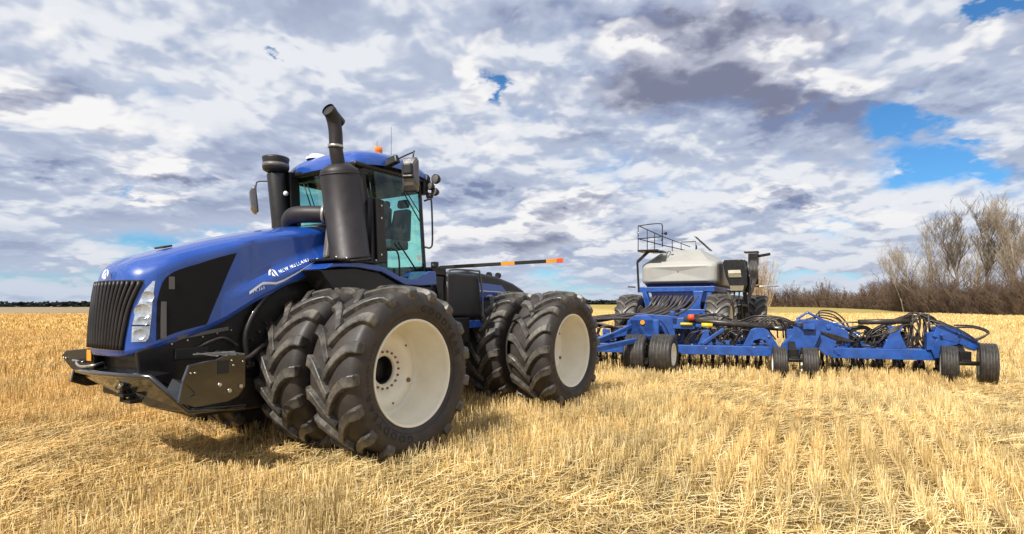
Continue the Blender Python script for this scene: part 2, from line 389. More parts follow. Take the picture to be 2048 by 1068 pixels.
# headlights
h0 = lambda z: lerpl(z, [(1.395, 2.98), (1.56, 3.0), (1.764, 3.26), (1.92, 3.68), (2.01, 4.25)])
h1 = lambda z: lerpl(z, [(1.395, 4.0), (1.436, 4.26), (1.664, 4.38), (1.816, 4.38), (2.01, 4.46)])
for sgn in (1, -1):
    g = patch_z(h0, h1, 1.395, 2.01, .003)
    if sgn < 0: g.v = [(a, -b, c) for a, b, c in g.v]
    hl = g.build('headlight', lensm, tr)
    g = patch_z(h0, h1, 1.395, 2.01, .022)
    if sgn < 0: g.v = [(a, -b, c) for a, b, c in g.v]
    g.build('lens', clear, hl)
    for (s_, z_, r_) in ((3.72, 1.70, .075), (3.98, 1.85, .055), (3.6, 1.47, .055), (3.75, 1.60, .05)):
        g = G(); c = Vector(hood_pt(s_, z_, .006)); nrm = (Vector(hood_pt(s_, z_, .1))-c).normalized()
        g.lathe([(-.002, .0), (0, r_*.5), (.006, r_*.85), (.014, r_)], 20, 'Z')
        Rm = nrm.to_track_quat('Z', 'Y').to_matrix(); g.v = [tuple(c+Rm @ Vector(q)) for q in g.v]
        if sgn < 0: g.v = [(a, -b, c_) for a, b, c_ in g.v]
        g.build('reflector_bowl', lensm, hl)
    g = patch_z(lambda z: 2.99, lambda z: 4.27, 1.553, 1.567, .024, 8, 2)
    if sgn < 0: g.v = [(a, -b, c) for a, b, c in g.v]
    g.build('lamp_divider', bmetal, hl)
# emblem on nose : round leaf mark
def nose_pt(tx, tz):
    return (2.345-.25*(tz-2.06)-.35*tx*tx, tx, tz)
g = G()
def blade(pts): g.add([nose_pt(a-.005, b+2.085) for a, b in pts], [tuple(range(len(pts)))])
blade([(-.075, .0), (-.055, .035), (-.015, .055), (-.01, .03), (-.035, .01), (-.045, -.02), (-.04, -.045), (-.065, -.03)])
blade([(.0, .055), (.05, .04), (.075, .0), (.065, -.03), (.045, -.01), (.03, .02)])
blade([(-.03, -.045), (-.02, -.005), (.01, .02), (.02, .0), (.01, -.03), (.0, -.055)])
blade([(.012, -.055), (.02, -.02), (.045, -.035), (.035, -.05)])
g.build('emblem', whitem, tr)
# lettering and stripe on hood side
g = G()
XS = lambda s: cr(PLAN, s)[0]
def s_of_x(x):
    a, b = 5., 10.
    for _ in range(24):
        m_ = (a+b)/2
        if XS(m_) > x: a = m_
        else: b = m_
    return (a+b)/2
def side_fn(x0, z0, slope):
    def fn(tx, ty):
        x = x0-tx; return hood_pt(s_of_x(x), z0+slope*tx+ty, .012)
    return fn
text_map(g, 'NEW HOLLAND', .054, side_fn(.735, 2.145, .42), .22, .86); g.build('lettering', whitem, tr)
g = G(); text_map(g, 'T9.565', .05, side_fn(1.10, 1.90, .36), .2, .8); g.build('model_lettering', whitem, tr)
g = G()
def leaf(pts, x0, z0, sc):
    g.add([hood_pt(s_of_x(x0-a*sc), z0+b*sc, .012) for a, b in pts], [tuple(range(len(pts)))])
leaf([(-1, -.6), (-.9, .4), (-.3, 1.), (-.15, .6), (-.5, .2), (-.55, -.5)], .81, 2.145, .05)
leaf([(0, 1.05), (.7, .7), (1., 0), (.8, -.8), (.5, -.2), (.25, .5)], .81, 2.145, .05)
leaf([(-.35, -.7), (-.2, .1), (.1, .35), (.2, -.1), (.1, -.8)], .81, 2.145, .05)
g.build('leaf_mark', whitem, tr)
g = G(); st = [(1.13, 1.90), (1.02, 1.985), (.97, 2.018), (.90, 2.022), (.80, 2.022), (.70, 2.06), (.52, 2.155), (.26, 2.312), (.2, 2.36)]
rows = []
for i in range(49):
    x = 1.13-(1.13-.2)*i/48; z = lerpl(-x, [(-a, b) for a, b in st]); t = .017*(1-.6*(i/48))
    rows.append([hood_pt(s_of_x(x), z-t, .008), hood_pt(s_of_x(x), z+t, .008)])
g.grid(rows); g.build('stripe', whitem, tr)
# hood vent slot and rear edge
g = G(); g.box((1.80, .06, 2.408), (.10, .22, .022), ry=radians(16)); g.build('hood_vent', bsoft, tr, bevel=.008)
g = G(); g.prism([(-.05, 2.30), (-.05, 2.86), (-.14, 2.88), (-.17, 2.25)], -.60, .60); g.build('hood_rear_frame', bsoft, tr, bevel=.03)

# ---- chassis
g = G()
g.box((1.15, 0, 1.10), (2.1, .9, .62)); g.box((.2, 0, 1.9), (1.9, 1.06, .8)); g.box((1.5, 0, 1.38), (1.3, 1.02, .26))
g.box((-1.9, 0, 1.0), (3.9, .7, .55)); g.box((.7, 0, .72), (1.9, .95, .38)); g.box((-.9, 0, .8), (1.3, 1.7, .35)); g.box((-3.6, 0, 1.25), (2.6, .8, .6)); g.box((0, 0, .97), (.55, 2.7, .3)); g.box((-3.9, 0, .97), (.55, 2.7, .3))
for xx in (0, -3.9):
    g.ball((xx, 0, .92), .42, 10, (1, 1, .85)); g.cyl((xx, -1.5, .97), (xx, 1.5, .97), .16)
g.build('chassis', bmetal, tr, bevel=.02)
g = G()   # engine-bay side shield under the hood and inner fender liner
for sg in (1, -1):
    g.prism([(2.28, 1.30), (1.6, 1.52), (1.38, 1.62), (1.02, 1.83), (.62, 2.02), (.2, 2.2), (.2, 1.5), (.9, 1.2), (1.25, .95), (1.95, .92), (2.25, 1.05)], sg*.50, sg*.56)
    g.curve([(1.12, sg*.62, 1.05), (1.16, sg*.62, 1.45), (.92, sg*.62, 1.85), (.55, sg*.62, 2.05), (.0, sg*.62, 2.15)], .035)
g.build('engine_shield', bmetal, tr, bevel=.015)
g = G()
for k in range(9): g.cyl((.35+.09*k, .565, 1.55-.1*(k % 3)), (.35+.09*k, .60, 1.55-.1*(k % 3)), .012+.004*(k % 2), n=8)
g.curve([(1.5, .58, 1.25), (1.2, .66, 1.15), (.9, .62, 1.3), (.5, .62, 1.2)], .028); g.curve([(1.7, .57, 1.3), (1.45, .62, 1.4), (1.25, .6, 1.3)], .015)
build_each(g, 'hydraulic_line', hosem, tr)
g = G(); g.box((1.75, .57, 1.25), (.35, .03, .12)); g.build('side_cover', bsoft, tr, bevel=.01)
g = G(); g.cyl((1.05, .58, 1.08), (1.45, .58, 1.0), .05); g.build('air_tank', bsoft, tr, bevel=.01)
g = G(); g.beam((1.9, .575, 1.42), (1.35, .575, 1.50), .02, .04); g.build('stay_bar', greym, tr)
for k in range(5):
    g = G(); g.cyl((1.95-.16*k, .562, 1.36+.03*k), (1.95-.16*k, .572, 1.36+.03*k), .010, n=8); g.build('bolt', steel, tr)
# ---- front weight frame / bumper
g = G()
F = [(2.30, -.82, 1.03), (2.37, -.45, 1.045), (2.40, 0, 1.06), (2.38, .45, 1.07), (2.32, .95, 1.08)]
B = [(2.24, -.80, .97), (2.29, -.42, .95), (2.31, .1, .92), (2.28, .5, .90), (2.20, 1.0, .92)]
D = [(2.22, -.8, .93), (2.28, -.40, .92), (2.26, .2, .83), (2.2, .65, .745), (2.05, 1.12, .715)]
E_ = [(1.5, -1.02, .72), (1.5, -.4, .68), (1.5, .2, .66), (1.5, .65, .66), (1.45, 1.12, .68)]
T = [(2.15, -.8, 1.06), (2.15, -.45, 1.09), (2.15, 0, 1.10), (2.15, .45, 1.10), (2.12, .9, 1.10)]
g.grid([T, F, B, D, E_], smooth=False)
g.build('front_frame', glossb, tr, bevel=.015, seg=3)
g = G(); g.tube([(2.28, -.85, 1.025)]+F+[(2.06, 1.13, .735), (1.5, 1.15, .70)], .030, 12); g.build('bumper_bar', glossb, tr)
plate = [(2.13, 1.198), (1.87, 1.229), (1.79, 1.258), (1.565, 1.261), (1.565, .93), (1.64, .84), (1.75, .80), (2.07, .79), (2.226, .857), (2.185, 1.053)]
for sg, nm in ((1, 'weight_bracket'), (-1, 'weight_bracket')):
    g = G(); g.prism(plate, sg*1.24, sg*1.28); sp = g.build(nm, glossb, tr, bevel=.006)
    g = G(); g.box((1.80, sg*1.283, 1.15), (.11, .012, .13)); g.build('opening', bsoft, sp)
    for (a, b, r_) in ((1.84, .98, .022), (1.74, .91, .024), (1.62, .94, .022), (2.12, 1.12, .009), (2.08, 1.12, .009), (1.60, 1.19, .009), (1.70, 1.16, .01), (1.72, 1.21, .008)):
        g = G(); g.cyl((a, sg*1.275, b), (a, sg*1.297, b), r_, r_*.8, 12); g.build('bolt', steel, sp)
    g = G()   # top rack strips
    for k in range(4): g.beam((1.57+.09*k, sg*.86, 1.268), (1.57+.09*k, sg*1.25, 1.262), .02, .012)
    g.beam((1.52, sg*1.0, 1.272), (1.95, sg*1.0, 1.272), .02, .012); g.build('rack', steel, sp)
    if sg > 0:
        g = G(); A5 = [(2.194, 1.1, 1.065), (2.185, 1.282, 1.053), (2.065, 1.30, .915), (2.226, 1.282, .857), (2.248, 1.1, .963), (2.0, 1.05, .90)]
        g.add(A5, [(0, 1, 2), (0, 2, 4), (4, 2, 3), (0, 4, 5), (4, 3, 5), (3, 2, 5), (2, 1, 5), (1, 0, 5)]); g.build('corner_gusset', glossb, sp)
# front-facing wing plate with reflector on the right side
g = G(); g.prism([(-1.31, 1.165), (-1.16, 1.235), (-.40, 1.30), (-.40, 1.03), (-.78, .99), (-1.02, 1.04)], 2.26, 2.30, 'YZ'); wp = g.build('wing_plate', bmetal, tr, bevel=.006)
for yy in (-1.20, -1.13):
    g = G(); g.cyl((2.30, yy, 1.15), (2.315, yy, 1.15), .013, n=10); g.build('bolt', steel, wp)
g = G(); g.box((2.315, -.47, 1.215), (.012, .11, .12)); g.build('reflector', amber, wp, bevel=.004)
g = G()   # towing hook, clevis and shackle clutter
g.box((2.28, .36, .93), (.16, .16, .04)); g.box((2.28, .36, .86), (.16, .20, .03)); g.box((2.24, .42, .80), (.18, .24, .03)); g.cyl((2.32, .36, .80), (2.32, .36, 1.0), .028)
g.build('tow_hitch', bmetal, tr, bevel=.006)
g = G(); g.lathe([(0, .012), (.012, .028), (.03, .03), (.04, .0)], 12, 'Z', (2.34, .33, .99)); g.cyl((2.36, .38, .93), (2.36, .43, .98), .018); g.build('hitch_pin', steel, tr)
g = G(); g.curve([(2.30, -.62, 1.14), (2.42, -.50, 1.15), (2.46, -.28, 1.12), (2.40, -.10, 1.14), (2.28, -.2, 1.15)], .013, 8); g.curve([(2.30, -.95, 1.13), (2.36, -.75, 1.15), (2.34, -.55, 1.14)], .012)
build_each(g, 'tow_cable', steel, tr)
# ---- wheels
def make_tyre_meshes(lugs=17):
    g = G()
    prof = [(-.318, .622), (-.338, .66), (-.365, .72), (-.377, .80), (-.368, .87), (-.345, .93), (-.29, .955), (-.15, .968), (0, .972), (.15, .968), (.29, .955), (.345, .93), (.368, .87), (.377, .80), (.365, .72), (.338, .66), (.318, .622)]
    g2 = G(); g2.lathe([q for q in prof], 96)
    g2.lathe([(.362, .686), (.3665, .690), (.364, .694)], 96)
    side = g2
    # lugs
    us = [0, .12, .28, .46, .64, .82, 1.]
    for sd_ in (1, -1):
        for k in range(lugs):
            p0 = 2*pi*k/lugs+(pi/lugs if sd_ > 0 else 0); secs = []
            for u_ in us:
                y = sd_*(-.025+.36*u_); ph = p0-.17+.36*(1-(1-u_)**1.7); rb = .955-.03*u_*u_; rt = 1.035-.028*u_*u_; wd = .040+.032*u_
                secs.append((y, y, ph, rb, rt, wd))
            ph = secs[-1][2]
            secs.append((sd_*.345, sd_*.386, ph+.008, .90, .968, .070)); secs.append((sd_*.360, sd_*.390, ph+.012, .885, .912, .064)); secs.append((sd_*.37, sd_*.380, ph+.012, .86, .868, .052))
            vs = []
            for j, (yb, yt, ph, rb, rt, wd) in enumerate(secs):
                # skew the section so it stays square to the lug's path
                sk = .55*wd*(1-min(1, j/6)) * sd_
                for (yy, rr, q, e) in ((yb, rb, -1, 1.2), (yt, rt, -1, 1.), (yt, rt, 1, 1.), (yb, rb, 1, 1.2)):
                    a = ph+q*wd*e/rr*.86; vs.append((rr*cos(a), yy-q*sk*e*.8, rr*sin(a)))
            n = len(secs); fs = []
            for j in range(n-1):
                for a in range(3): fs.append((j*4+a, j*4+a+1, (j+1)*4+a+1, (j+1)*4+a))
            fs += [(3, 2, 1, 0), ((n-1)*4, (n-1)*4+1, (n-1)*4+2, (n-1)*4+3)]
            g.add(vs, fs)
    return side, g
side, lug = make_tyre_meshes()
wheel0 = G()   # hub and brake drum behind the disc
wheel0.lathe([(-.42, .0), (-.42, .20), (-.34, .20), (-.34, .12), (-.30, .10), (-.30, .0)], 32); wheel0.lathe([(-.42, .2), (-.30, .2), (-.21, .172), (-.21, .16), (-.42, .15)], 32)
wheel = wheel0.build('wheel', bmetal, tr, bevel=.01)
ty = side.build('tyre', sidew, wheel)
lg = lug.build('tread', rubber, wheel, bevel=.008, seg=1)
g = G()
DD = -.17      # axial position of the wheel disc (outer rim flange is at +.33)
g.lathe([(.318, .632), (.334, .632), (.340, .624), (.336, .610), (.325, .602), (.30, .596), (.27, .592), (.22, .588), (.20, .578), (.0, .570), (-.02, .560), (DD+.05, .556), (DD+.01, .545), (DD, .50), (DD+.05, .45), (DD+.05, .30), (DD-.0, .27), (DD-.0, .175), (DD-.05, .175)], 96)
g.lathe([(.318, .632), (.28, .61), (-.28, .61), (-.33, .632), (-.335, .61), (-.28, .59), (DD-.02, .575)], 96)
g.build('rim', cream, wheel)
g = G()
for k in range(18):
    a = 2*pi*k/18; c = (.225*cos(a), DD, .225*sin(a)); g.cyl((c[0], DD-.003, c[2]), (c[0], DD+.02, c[2]), .0155, .0135, 6)
for a, r_ in ((.3, .42), (2.4, .42), (4.5, .42)): g.cyl((r_*cos(a), DD+.045, r_*sin(a)), (r_*cos(a), DD+.06, r_*sin(a)), .014, n=8)
g.cyl((.38*cos(3.55), DD+.045, .38*sin(3.55)), (.38*cos(3.55), DD+.07, .38*sin(3.55)), .028, n=12)
build_each(g, 'wheel_bolt', mat('rusty_bolt', (.22, .10, .06), .6), wheel)
g = G()
def arc_fn(r0, a0, h=0.):
    def fn(tx, ty):
        a = a0+tx/r0; r = r0+ty; bulge = lerpl(r, [(.66, .337), (.72, .367), (.80, .3795), (.87, .3705), (.93, .348)])
        return (r*cos(a), bulge+.003+h, r*sin(a))
    return fn
for a0, sz in ((radians(95), .115), (radians(275), .115)):
    g = G(); text_map(g, 'GOODYEAR', sz, arc_fn(.715, a0), .30, 1.05); g.build('lettering', letter, wheel)
for a0, tx in ((radians(330), 'SUPER TRACTION RADIAL'),): g = G(); text_map(g, tx, .045, arc_fn(.735, a0), .25, 1.1); g.build('lettering', letter, wheel)
wheel.location = (0, 1.82, .97)
for (wx, wy) in ((0, .85), (-3.9, 1.82), (-3.9, .85)):
    c = copy_part(wheel, tr, (wx, wy, .97)); c.rotation_euler = (0, R_.uniform(-.1, .1), 0)
for (wx, wy) in ((0, -.85), (0, -1.82), (-3.9, -.85), (-3.9, -1.82)):
    c = copy_part(wheel, tr, (wx, wy, .97), scale=(1, -1, 1))
# paper label on the tread of the front outer tyre
# ---- fender / platform
fp = [(.42, 2.20), (.30, 2.275), (-.10, 2.315), (-.42, 2.30), (-.62, 2.245), (-.85, 2.155), (-1.05, 2.125), (-1.22, 2.15), (-1.45, 2.26), (-1.60, 2.26), (-1.62, 2.06), (-1.30, 2.04), (-.95, 2.045), (-.72, 2.13), (-.52, 2.205), (-.10, 2.245), (.22, 2.235)]
for sg in (1, -1):
    g = G(); g.prism(fp, sg*.62, sg*1.06); g.build('fender', blue, tr, bevel=.012)
g = G()
for sg in (1, -1):
    g.prism([(.45, 2.19), (-.1, 2.24), (-.5, 2.2), (-.9, 2.04), (-1.55, 2.03), (-1.5, 1.75), (.2, 1.9)], sg*.60, sg*1.0)
g.box((-.75, 0, 2.15), (1.7, 1.2, .12)); g.box((-.05, .86, 2.325), (.75, .50, .03)); g.box((-.15, -.75, 2.5), (.45, .4, .5))
g.build('cab_platform', bmetal, tr, bevel=.01)
# ---- muffler
ax = Vector((.185, 0, 1.17)).normalized(); b0 = Vector((-.115, .9, 2.33))
q = Vector((0, 0, 1)).rotation_difference(ax); RM = q.to_matrix()
def leaning(g): g.v = [tuple(b0+RM @ Vector(p)) for p in g.v]; return g
g = G(); g.lathe([(0, 0), (0, .275), (.02, .275), (.03, .252), (1.13, .247), (1.17, .235), (1.235, .15), (1.24, .10)], 48, 'Z')
mf = leaning(g).build('muffler', mufm, tr)
g = G(); g.lathe([(1.10, .249), (1.105, .254), (1.115, .254), (1.12, .249)], 48, 'Z'); g.lathe([(.035, .254), (.04, .262), (.06, .262), (.065, .254)], 48, 'Z'); build_each(leaning(g), 'band', mufm, mf)
g = G()
ptop = b0+RM @ Vector((0, 0, 1.22))
path = [tuple(ptop), (.118, .9, 3.72), (.121, .9, 3.85), (.128, .9, 3.96), (.145, .9, 4.055), (.175, .905, 4.13), (.215, .913, 4.18), (.262, .922, 4.205)]
g.curve(path, .086, 24, 5, cap=False); ob = g.build('exhaust_pipe', mufm, tr)
g = G(); e = Vector(path[-1]); d_ = (e-Vector(path[-2])).normalized(); g.tube([e-d_*.25, e-d_*.02], .080, 24); g.build('pipe_bore', bsoft, ob)
g = G(); g.tube([(.126, .9, 3.755), (.127, .9, 3.79)], .096, 24); g.build('clamp', steel, ob)
g = G(); g.curve([(-.02, .72, 2.94), (.10, .56, 2.945), (.20, .36, 2.95), (.24, .20, 2.94), (.20, .06, 2.88), (.14, 0, 2.74), (.12, 0, 2.6)], .112, 24, 6)
el = g.build('turbo_pipe', mufm, tr)
g = G(); g.curve([(-.035, .745, 2.94), (.012, .68, 2.942)], .134, 24, 2); g.curve([(.055, .62, 2.945), (.075, .59, 2.946)], .123, 24, 2); build_each(g, 'clamp', steel, el)
g = G(); g.box((.05, .70, 2.60), (.16, .10, .5), rx=.1, ry=-.15, taper=(.6, 1)); g.build('heat_shield', greym, tr, bevel=.03)
g = G()
g.prism([(-.42, 2.34), (-.72, 2.34), (-.66, 3.05), (-.66, 3.20), (-.44, 3.22)], .86, .95); g.prism([(-.50, 2.34), (-.56, 2.34), (-.50, 3.2), (-.46, 3.2)], .95, .99)
g.build('exhaust_guard', bsoft, tr, bevel=.01)
g = G()
for z_ in (2.45, 2.95, 3.12): g.cyl((-.60, .95, z_), (-.60, .962, z_), .014, n=10)
for a in range(5): g.cyl((-.35+.16*a, 1.12, 2.335), (-.35+.16*a, 1.12, 2.36), .014, n=8)
build_each(g, 'guard_bolt', steel, tr)
# ---- intake stack on right
g = G(); g.tube([(-.14, -.65, 2.4), (-.14, -.65, 2.95), (-.06, -.65, 3.66)], .125, 24); g.box((-.3, -.62, 3.1), (.16, .22, 1.2), ry=.05)
it = g.build('intake_stack', bsoft, tr, bevel=.01)
g = G(); g.lathe([(3.66, .10), (3.68, .135), (3.70, .17), (3.71, .178), (3.83, .178), (3.87, .188), (3.89, .183), (3.905, .14), (3.91, 0)], 40, 'Z', (-.06, -.65, 0)); g.build('precleaner_cap', bsoft, it)
g = G(); g.lathe([(3.735, .180), (3.735, .184), (3.80, .184), (3.80, .180)], 40, 'Z', (-.06, -.65, 0)); g.build('cap_band', greym, it)
g = G(); g.lathe([(0, 0), (.0, .03), (.03, .035), (.045, .025), (.05, 0)], 20, 'X', (-.12, -.47, 3.36)); g.build('side_lamp', whitem, tr)
# ---- cab
CW = .80
fr_top, fr_bot, rr_top, rr_bot = (-.42, 3.62), (-.62, 2.30), (-1.56, 3.60), (-1.63, 2.22)
g = G()
for sg in (1, -1):
    y = sg*CW
    g.beam((fr_top[0], y*.94, fr_top[1]), (fr_bot[0], y, fr_bot[1]), .06, .07)
    g.beam((rr_top[0], y*.94, rr_top[1]), (rr_bot[0], y, rr_bot[1]), .045, .05)
    g.beam((fr_top[0], y*.94, 3.62), (rr_top[0], y*.94, 3.60), .06, .08)
    g.tube([(fr_bot[0], y, 2.33), (-.80, y, 2.20), (-1.1, y, 2.15), (-1.50, y, 2.16), (-1.63, y, 2.24)], .03, 8)
    g.beam((fr_bot[0]+.0, y, 2.6), (-.42, y*.94, 2.6), .04)
g.beam((fr_top[0], -CW*.94, 3.62), (fr_top[0], CW*.94, 3.62), .07, .1); g.beam((rr_top[0], -CW*.94, 3.6), (rr_top[0], CW*.94, 3.6), .07, .1)
g.beam((fr_bot[0], -CW, 2.34), (fr_bot[0], CW, 2.34), .07, .1); g.beam((rr_bot[0], -CW, 2.30), (rr_bot[0], CW, 2.30), .07, .1)
g.build('cab_frame', bsoft, tr, bevel=.01)
def pane(name, P4, n=8, bow=(0, 0, 0), m=glass, par=None):
    g = G(); a, b, c, d = [Vector(q) for q in P4]; rows = []
    for i in range(n+1):
        s_ = i/n; r = []
        for j in range(n+1):
            t_ = j/n; p = (a*(1-s_)+b*s_)*(1-t_)+(d*(1-s_)+c*s_)*t_; p += Vector(bow)*(4*s_*(1-s_)); r.append(tuple(p))
        rows.append(r)
    g.grid(rows); return g.build(name, m, par or tr)
for sg in (1, -1):
    pane('door_glass' if sg > 0 else 'side_glass', [(fr_bot[0], sg*(CW+.015), 2.16), (rr_bot[0], sg*(CW+.015), 2.16), (rr_top[0], sg*(CW*.94+.015), 3.60), (fr_top[0], sg*(CW*.94+.015), 3.62)], bow=(0, sg*.03, 0))
pane('windscreen', [(fr_bot[0]+.02, -CW*.95, 2.36), (fr_bot[0]+.02, CW*.95, 2.36), (fr_top[0]+.02, CW*.9, 3.6), (fr_top[0]+.02, -CW*.9, 3.6)], bow=(.10, 0, 0))
pane('rear_glass', [(rr_bot[0]-.02, -CW*.95, 2.36), (rr_bot[0]-.02, CW*.95, 2.36), (rr_top[0]-.02, CW*.9, 3.58), (rr_top[0]-.02, -CW*.9, 3.58)], bow=(-.05, 0, 0))
# roof
rows = []
NX, NY = 20, 20
def roof_z(a, b):
    e = (1-abs(a)**4)**.5*(1-abs(b)**4)**.5
    return 3.69+.27*(max(0, e))**.8 + .03*(1-a*a)
g = G()
for i in range(NX+1):
    a = sin((-1+2*i/NX)*pi/2); r = []
    for j in range(NY+1):
        b = sin((-1+2*j/NY)*pi/2)
        r.append((-1.03+a*(.80-.06*b*b), b*(.86-.10*max(0, a)**2-.04*max(0, -a)**2), roof_z(a, b)-.04*abs(a)**2))
    rows.append(r)
g.grid(rows); roof = g.build('roof', blue, tr)
g = G(); g.box((-1.02, 0, 3.665), (1.50, 1.62, .07)); g.box((-.30, 0, 3.66), (.12, 1.3, .08)); g.build('roof_liner', bsoft, tr, bevel=.03)
# cab interior
g = G(); g.box((-1.1, 0, 2.26), (1.0, 1.3, .1)); g.box((-1.15, 0, 2.45), (.5, .5, .3)); g.box((-1.5, -.45, 2.8), (.2, .3, .5)); g.box((-1.35, 0, 3.52), (.5, 1.4, .12)); g.build('cab_floor', darkint, tr, bevel=.02)
for (yy, sc, xx) in ((.02, 1., -1.22), (.45, .8, -1.3)):
    g = G(); g.box((xx+.05, yy, 2.66), (.5*sc, .5*sc, .14)); g.box((xx-.22*sc, yy, 2.98), (.14, .48*sc, .62*sc), ry=-.15, taper=(.8, .8)); g.box((xx-.29*sc, yy, 3.32), (.10, .26*sc, .16*sc), ry=-.15)
    g.box((xx+.1, yy+.27*sc, 2.86), (.36, .07, .08)); g.build('seat', seatm, tr, bevel=.04, seg=3)
g = G(); g.beam((-.72, 0, 2.35), (-.84, 0, 2.95), .12, .10); g.build('steering_column', darkint, tr, bevel=.02)
g = G(); pts = []
for k in range(25): a = 2*pi*k/24; pts.append((-.88+.08*sin(a), .19*cos(a), 3.0+.17*sin(a)))
g.tube(pts, .018, 8, cap=False); g.beam((-.88, -.18, 3.0), (-.88, .18, 3.0), .02); g.build('steering_wheel', bsoft, tr)
g = G(); g.box((-1.05, -.5, 3.0), (.05, .28, .22), ry=.2); g.box((-1.0, -.45, 2.72), (.34, .16, .2)); g.build('control_console', bsoft, tr, bevel=.015)
# wipers, grab rail
g = G(); g.tube([(-.5, .83, 3.50), (-.6, .835, 2.8)], .008, 6); g.tube([(-1.15, .83, 3.40), (-1.48, .84, 3.02)], .010, 6); g.tube([(-1.21, .83, 3.42), (-1.50, .84, 3.12)], .008, 6); g.tube([(-.34, -.4, 3.55), (-.40, -.28, 3.15)], .010, 6); g.tube([(-.34, -.32, 3.55), (-.40, -.20, 3.15)], .008, 6)
build_each(g, 'wiper', bsoft, tr)
g = G(); g.curve([(-1.58, .84, 3.34), (-1.60, .93, 3.36), (-1.62, .95, 3.30), (-1.64, .95, 2.75), (-1.62, .93, 2.63), (-1.60, .84, 2.64)], .014, 8, 4); g.build('grab_rail', bsoft, tr)
g = G(); g.box((-1.46, .842, 2.47), (.085, .006, .075)); g.build('door_sticker', whitem, tr)
g = G(); g.curve([(-.72, .86, 2.55), (-.95, .90, 2.52), (-1.0, .90, 2.2), (-.98, .9, 2.05)], .013, 6); g.tube([(-1.0, .87, 2.66), (-1.35, .87, 2.3)], .012, 6); build_each(g, 'step_rail', bsoft, tr)
# roof accessories
g = G(); g.lathe([(0, .055), (.03, .055), (.035, .03), (.09, .025), (.10, .075), (.13, .08), (.135, .05)], 24, 'Z', (-1.06, .40, 3.86)); bc = g.build('beacon', bsoft, tr)
g = G(); g.lathe([(0, .055), (.02, .060), (.05, .058), (.055, .062), (.085, .060), (.11, .055), (.125, .04), (.13, 0)], 24, 'Z', (-1.06, .40, 3.99)); g.build('beacon_lens', beaconm, bc)
g = G(); g.lathe([(0, .16), (.03, .165), (.05, .12), (.075, .11), (.085, 0)], 28, 'Z', (-.50, -.28, 3.89)); g.build('receiver_dome', whitem, tr)
g = G(); g.lathe([(-.03, .12), (0, .12), (.0, 0)], 24, 'Z', (-.5, -.28, 3.89)); g.build('receiver_base', bsoft, tr)
for (ax_, ay, az, h) in ((-1.30, .42, 3.85, .62), (-.83, .62, 3.83, .28)):
    g = G(); g.tube([(ax_, ay, az), (ax_, ay, az+.10), (ax_, ay, az+.12), (ax_, ay, az+h)], [.014, .012, .004, .0025], 8); g.build('antenna', bsoft, tr)
# mirrors
def mirror(sg, c, wd, ht, name, tilt, roll=0.):
    g = G(); prof = [(-.5, .42), (-.42, .5), (.40, .5), (.5, .40), (.5, -.30), (.42, -.5), (-.44, -.5), (-.5, -.44)]
    rows = []
    for dd, sc in ((0, .96), (.02, 1.), (.055, .9), (.09, .62), (.10, 0.)):
        rows.append([(dd, p[0]*wd*sc, p[1]*ht*sc) for p in prof+[prof[0]]])
    g.grid(rows, smooth=False)
    M = Matrix.Rotation(tilt, 3, 'Z') @ Matrix.Rotation(.08, 3, 'Y') @ Matrix.Rotation(roll, 3, 'X'); g.v = [tuple(Vector(c)+M @ Vector(p)) for p in g.v]
    return g.build(name, mirrorm, tr, bevel=.008)
ml = mirror(1, (-.90, 1.22, 3.56), .25, .48, 'mirror', .38)
g = G(); g.box((-.81, 1.255, 3.62), (.10, .13, .16), rz=.38); g.box((-.80, 1.26, 3.52), (.06, .17, .05), rz=.38); g.build('mirror_knuckle', bsoft, ml, bevel=.03)
g = G(); g.box((-.82, .84, 3.76), (.10, .40, .12), rx=.25, rz=.1, taper=(.7, .95)); g.build('mirror_arm', bsoft, tr, bevel=.02)
g = G(); g.curve([(-.86, .98, 3.80), (-.90, 1.12, 3.85), (-.93, 1.24, 3.885), (-.90, 1.27, 3.87), (-.87, 1.27, 3.68)], .011, 8, 5); g.build('mirror_rod', bsoft, tr)
mr_ = mirror(-1, (-.20, -1.36, 3.37), .20, .42, 'mirror', -.40, .12)
g = G(); g.curve([(-.35, -.78, 3.62), (-.27, -1.1, 3.64), (-.22, -1.34, 3.655), (-.2, -1.37, 3.6), (-.2, -1.37, 3.45)], .010, 8, 5); g.build('mirror_rod', bsoft, tr)
# work lights at rear of the roof
for (lx, ly, lz, r_) in ((-1.66, .80, 3.70, .065), (-1.78, .90, 3.70, .075), (-1.70, .86, 3.58, .06), (-1.76, .9, 3.50, .06), (-1.72, .82, 3.44, .05)):
    g = G(); g.lathe([(-.06, 0), (-.05, r_*.7), (-.01, r_), (.03, r_), (.035, r_*.85)], 20, 'X', (lx, ly, lz)); wl = g.build('work_light', bsoft, tr)
    g = G(); g.lathe([(.03, r_*.88), (.036, r_*.5), (.038, 0)], 20, 'X', (lx, ly, lz)); g.build('light_lens', greym, wl)
g = G(); g.box((-1.64, .76, 3.60), (.10, .12, .30)); g.build('light_bracket', bsoft, tr, bevel=.01)
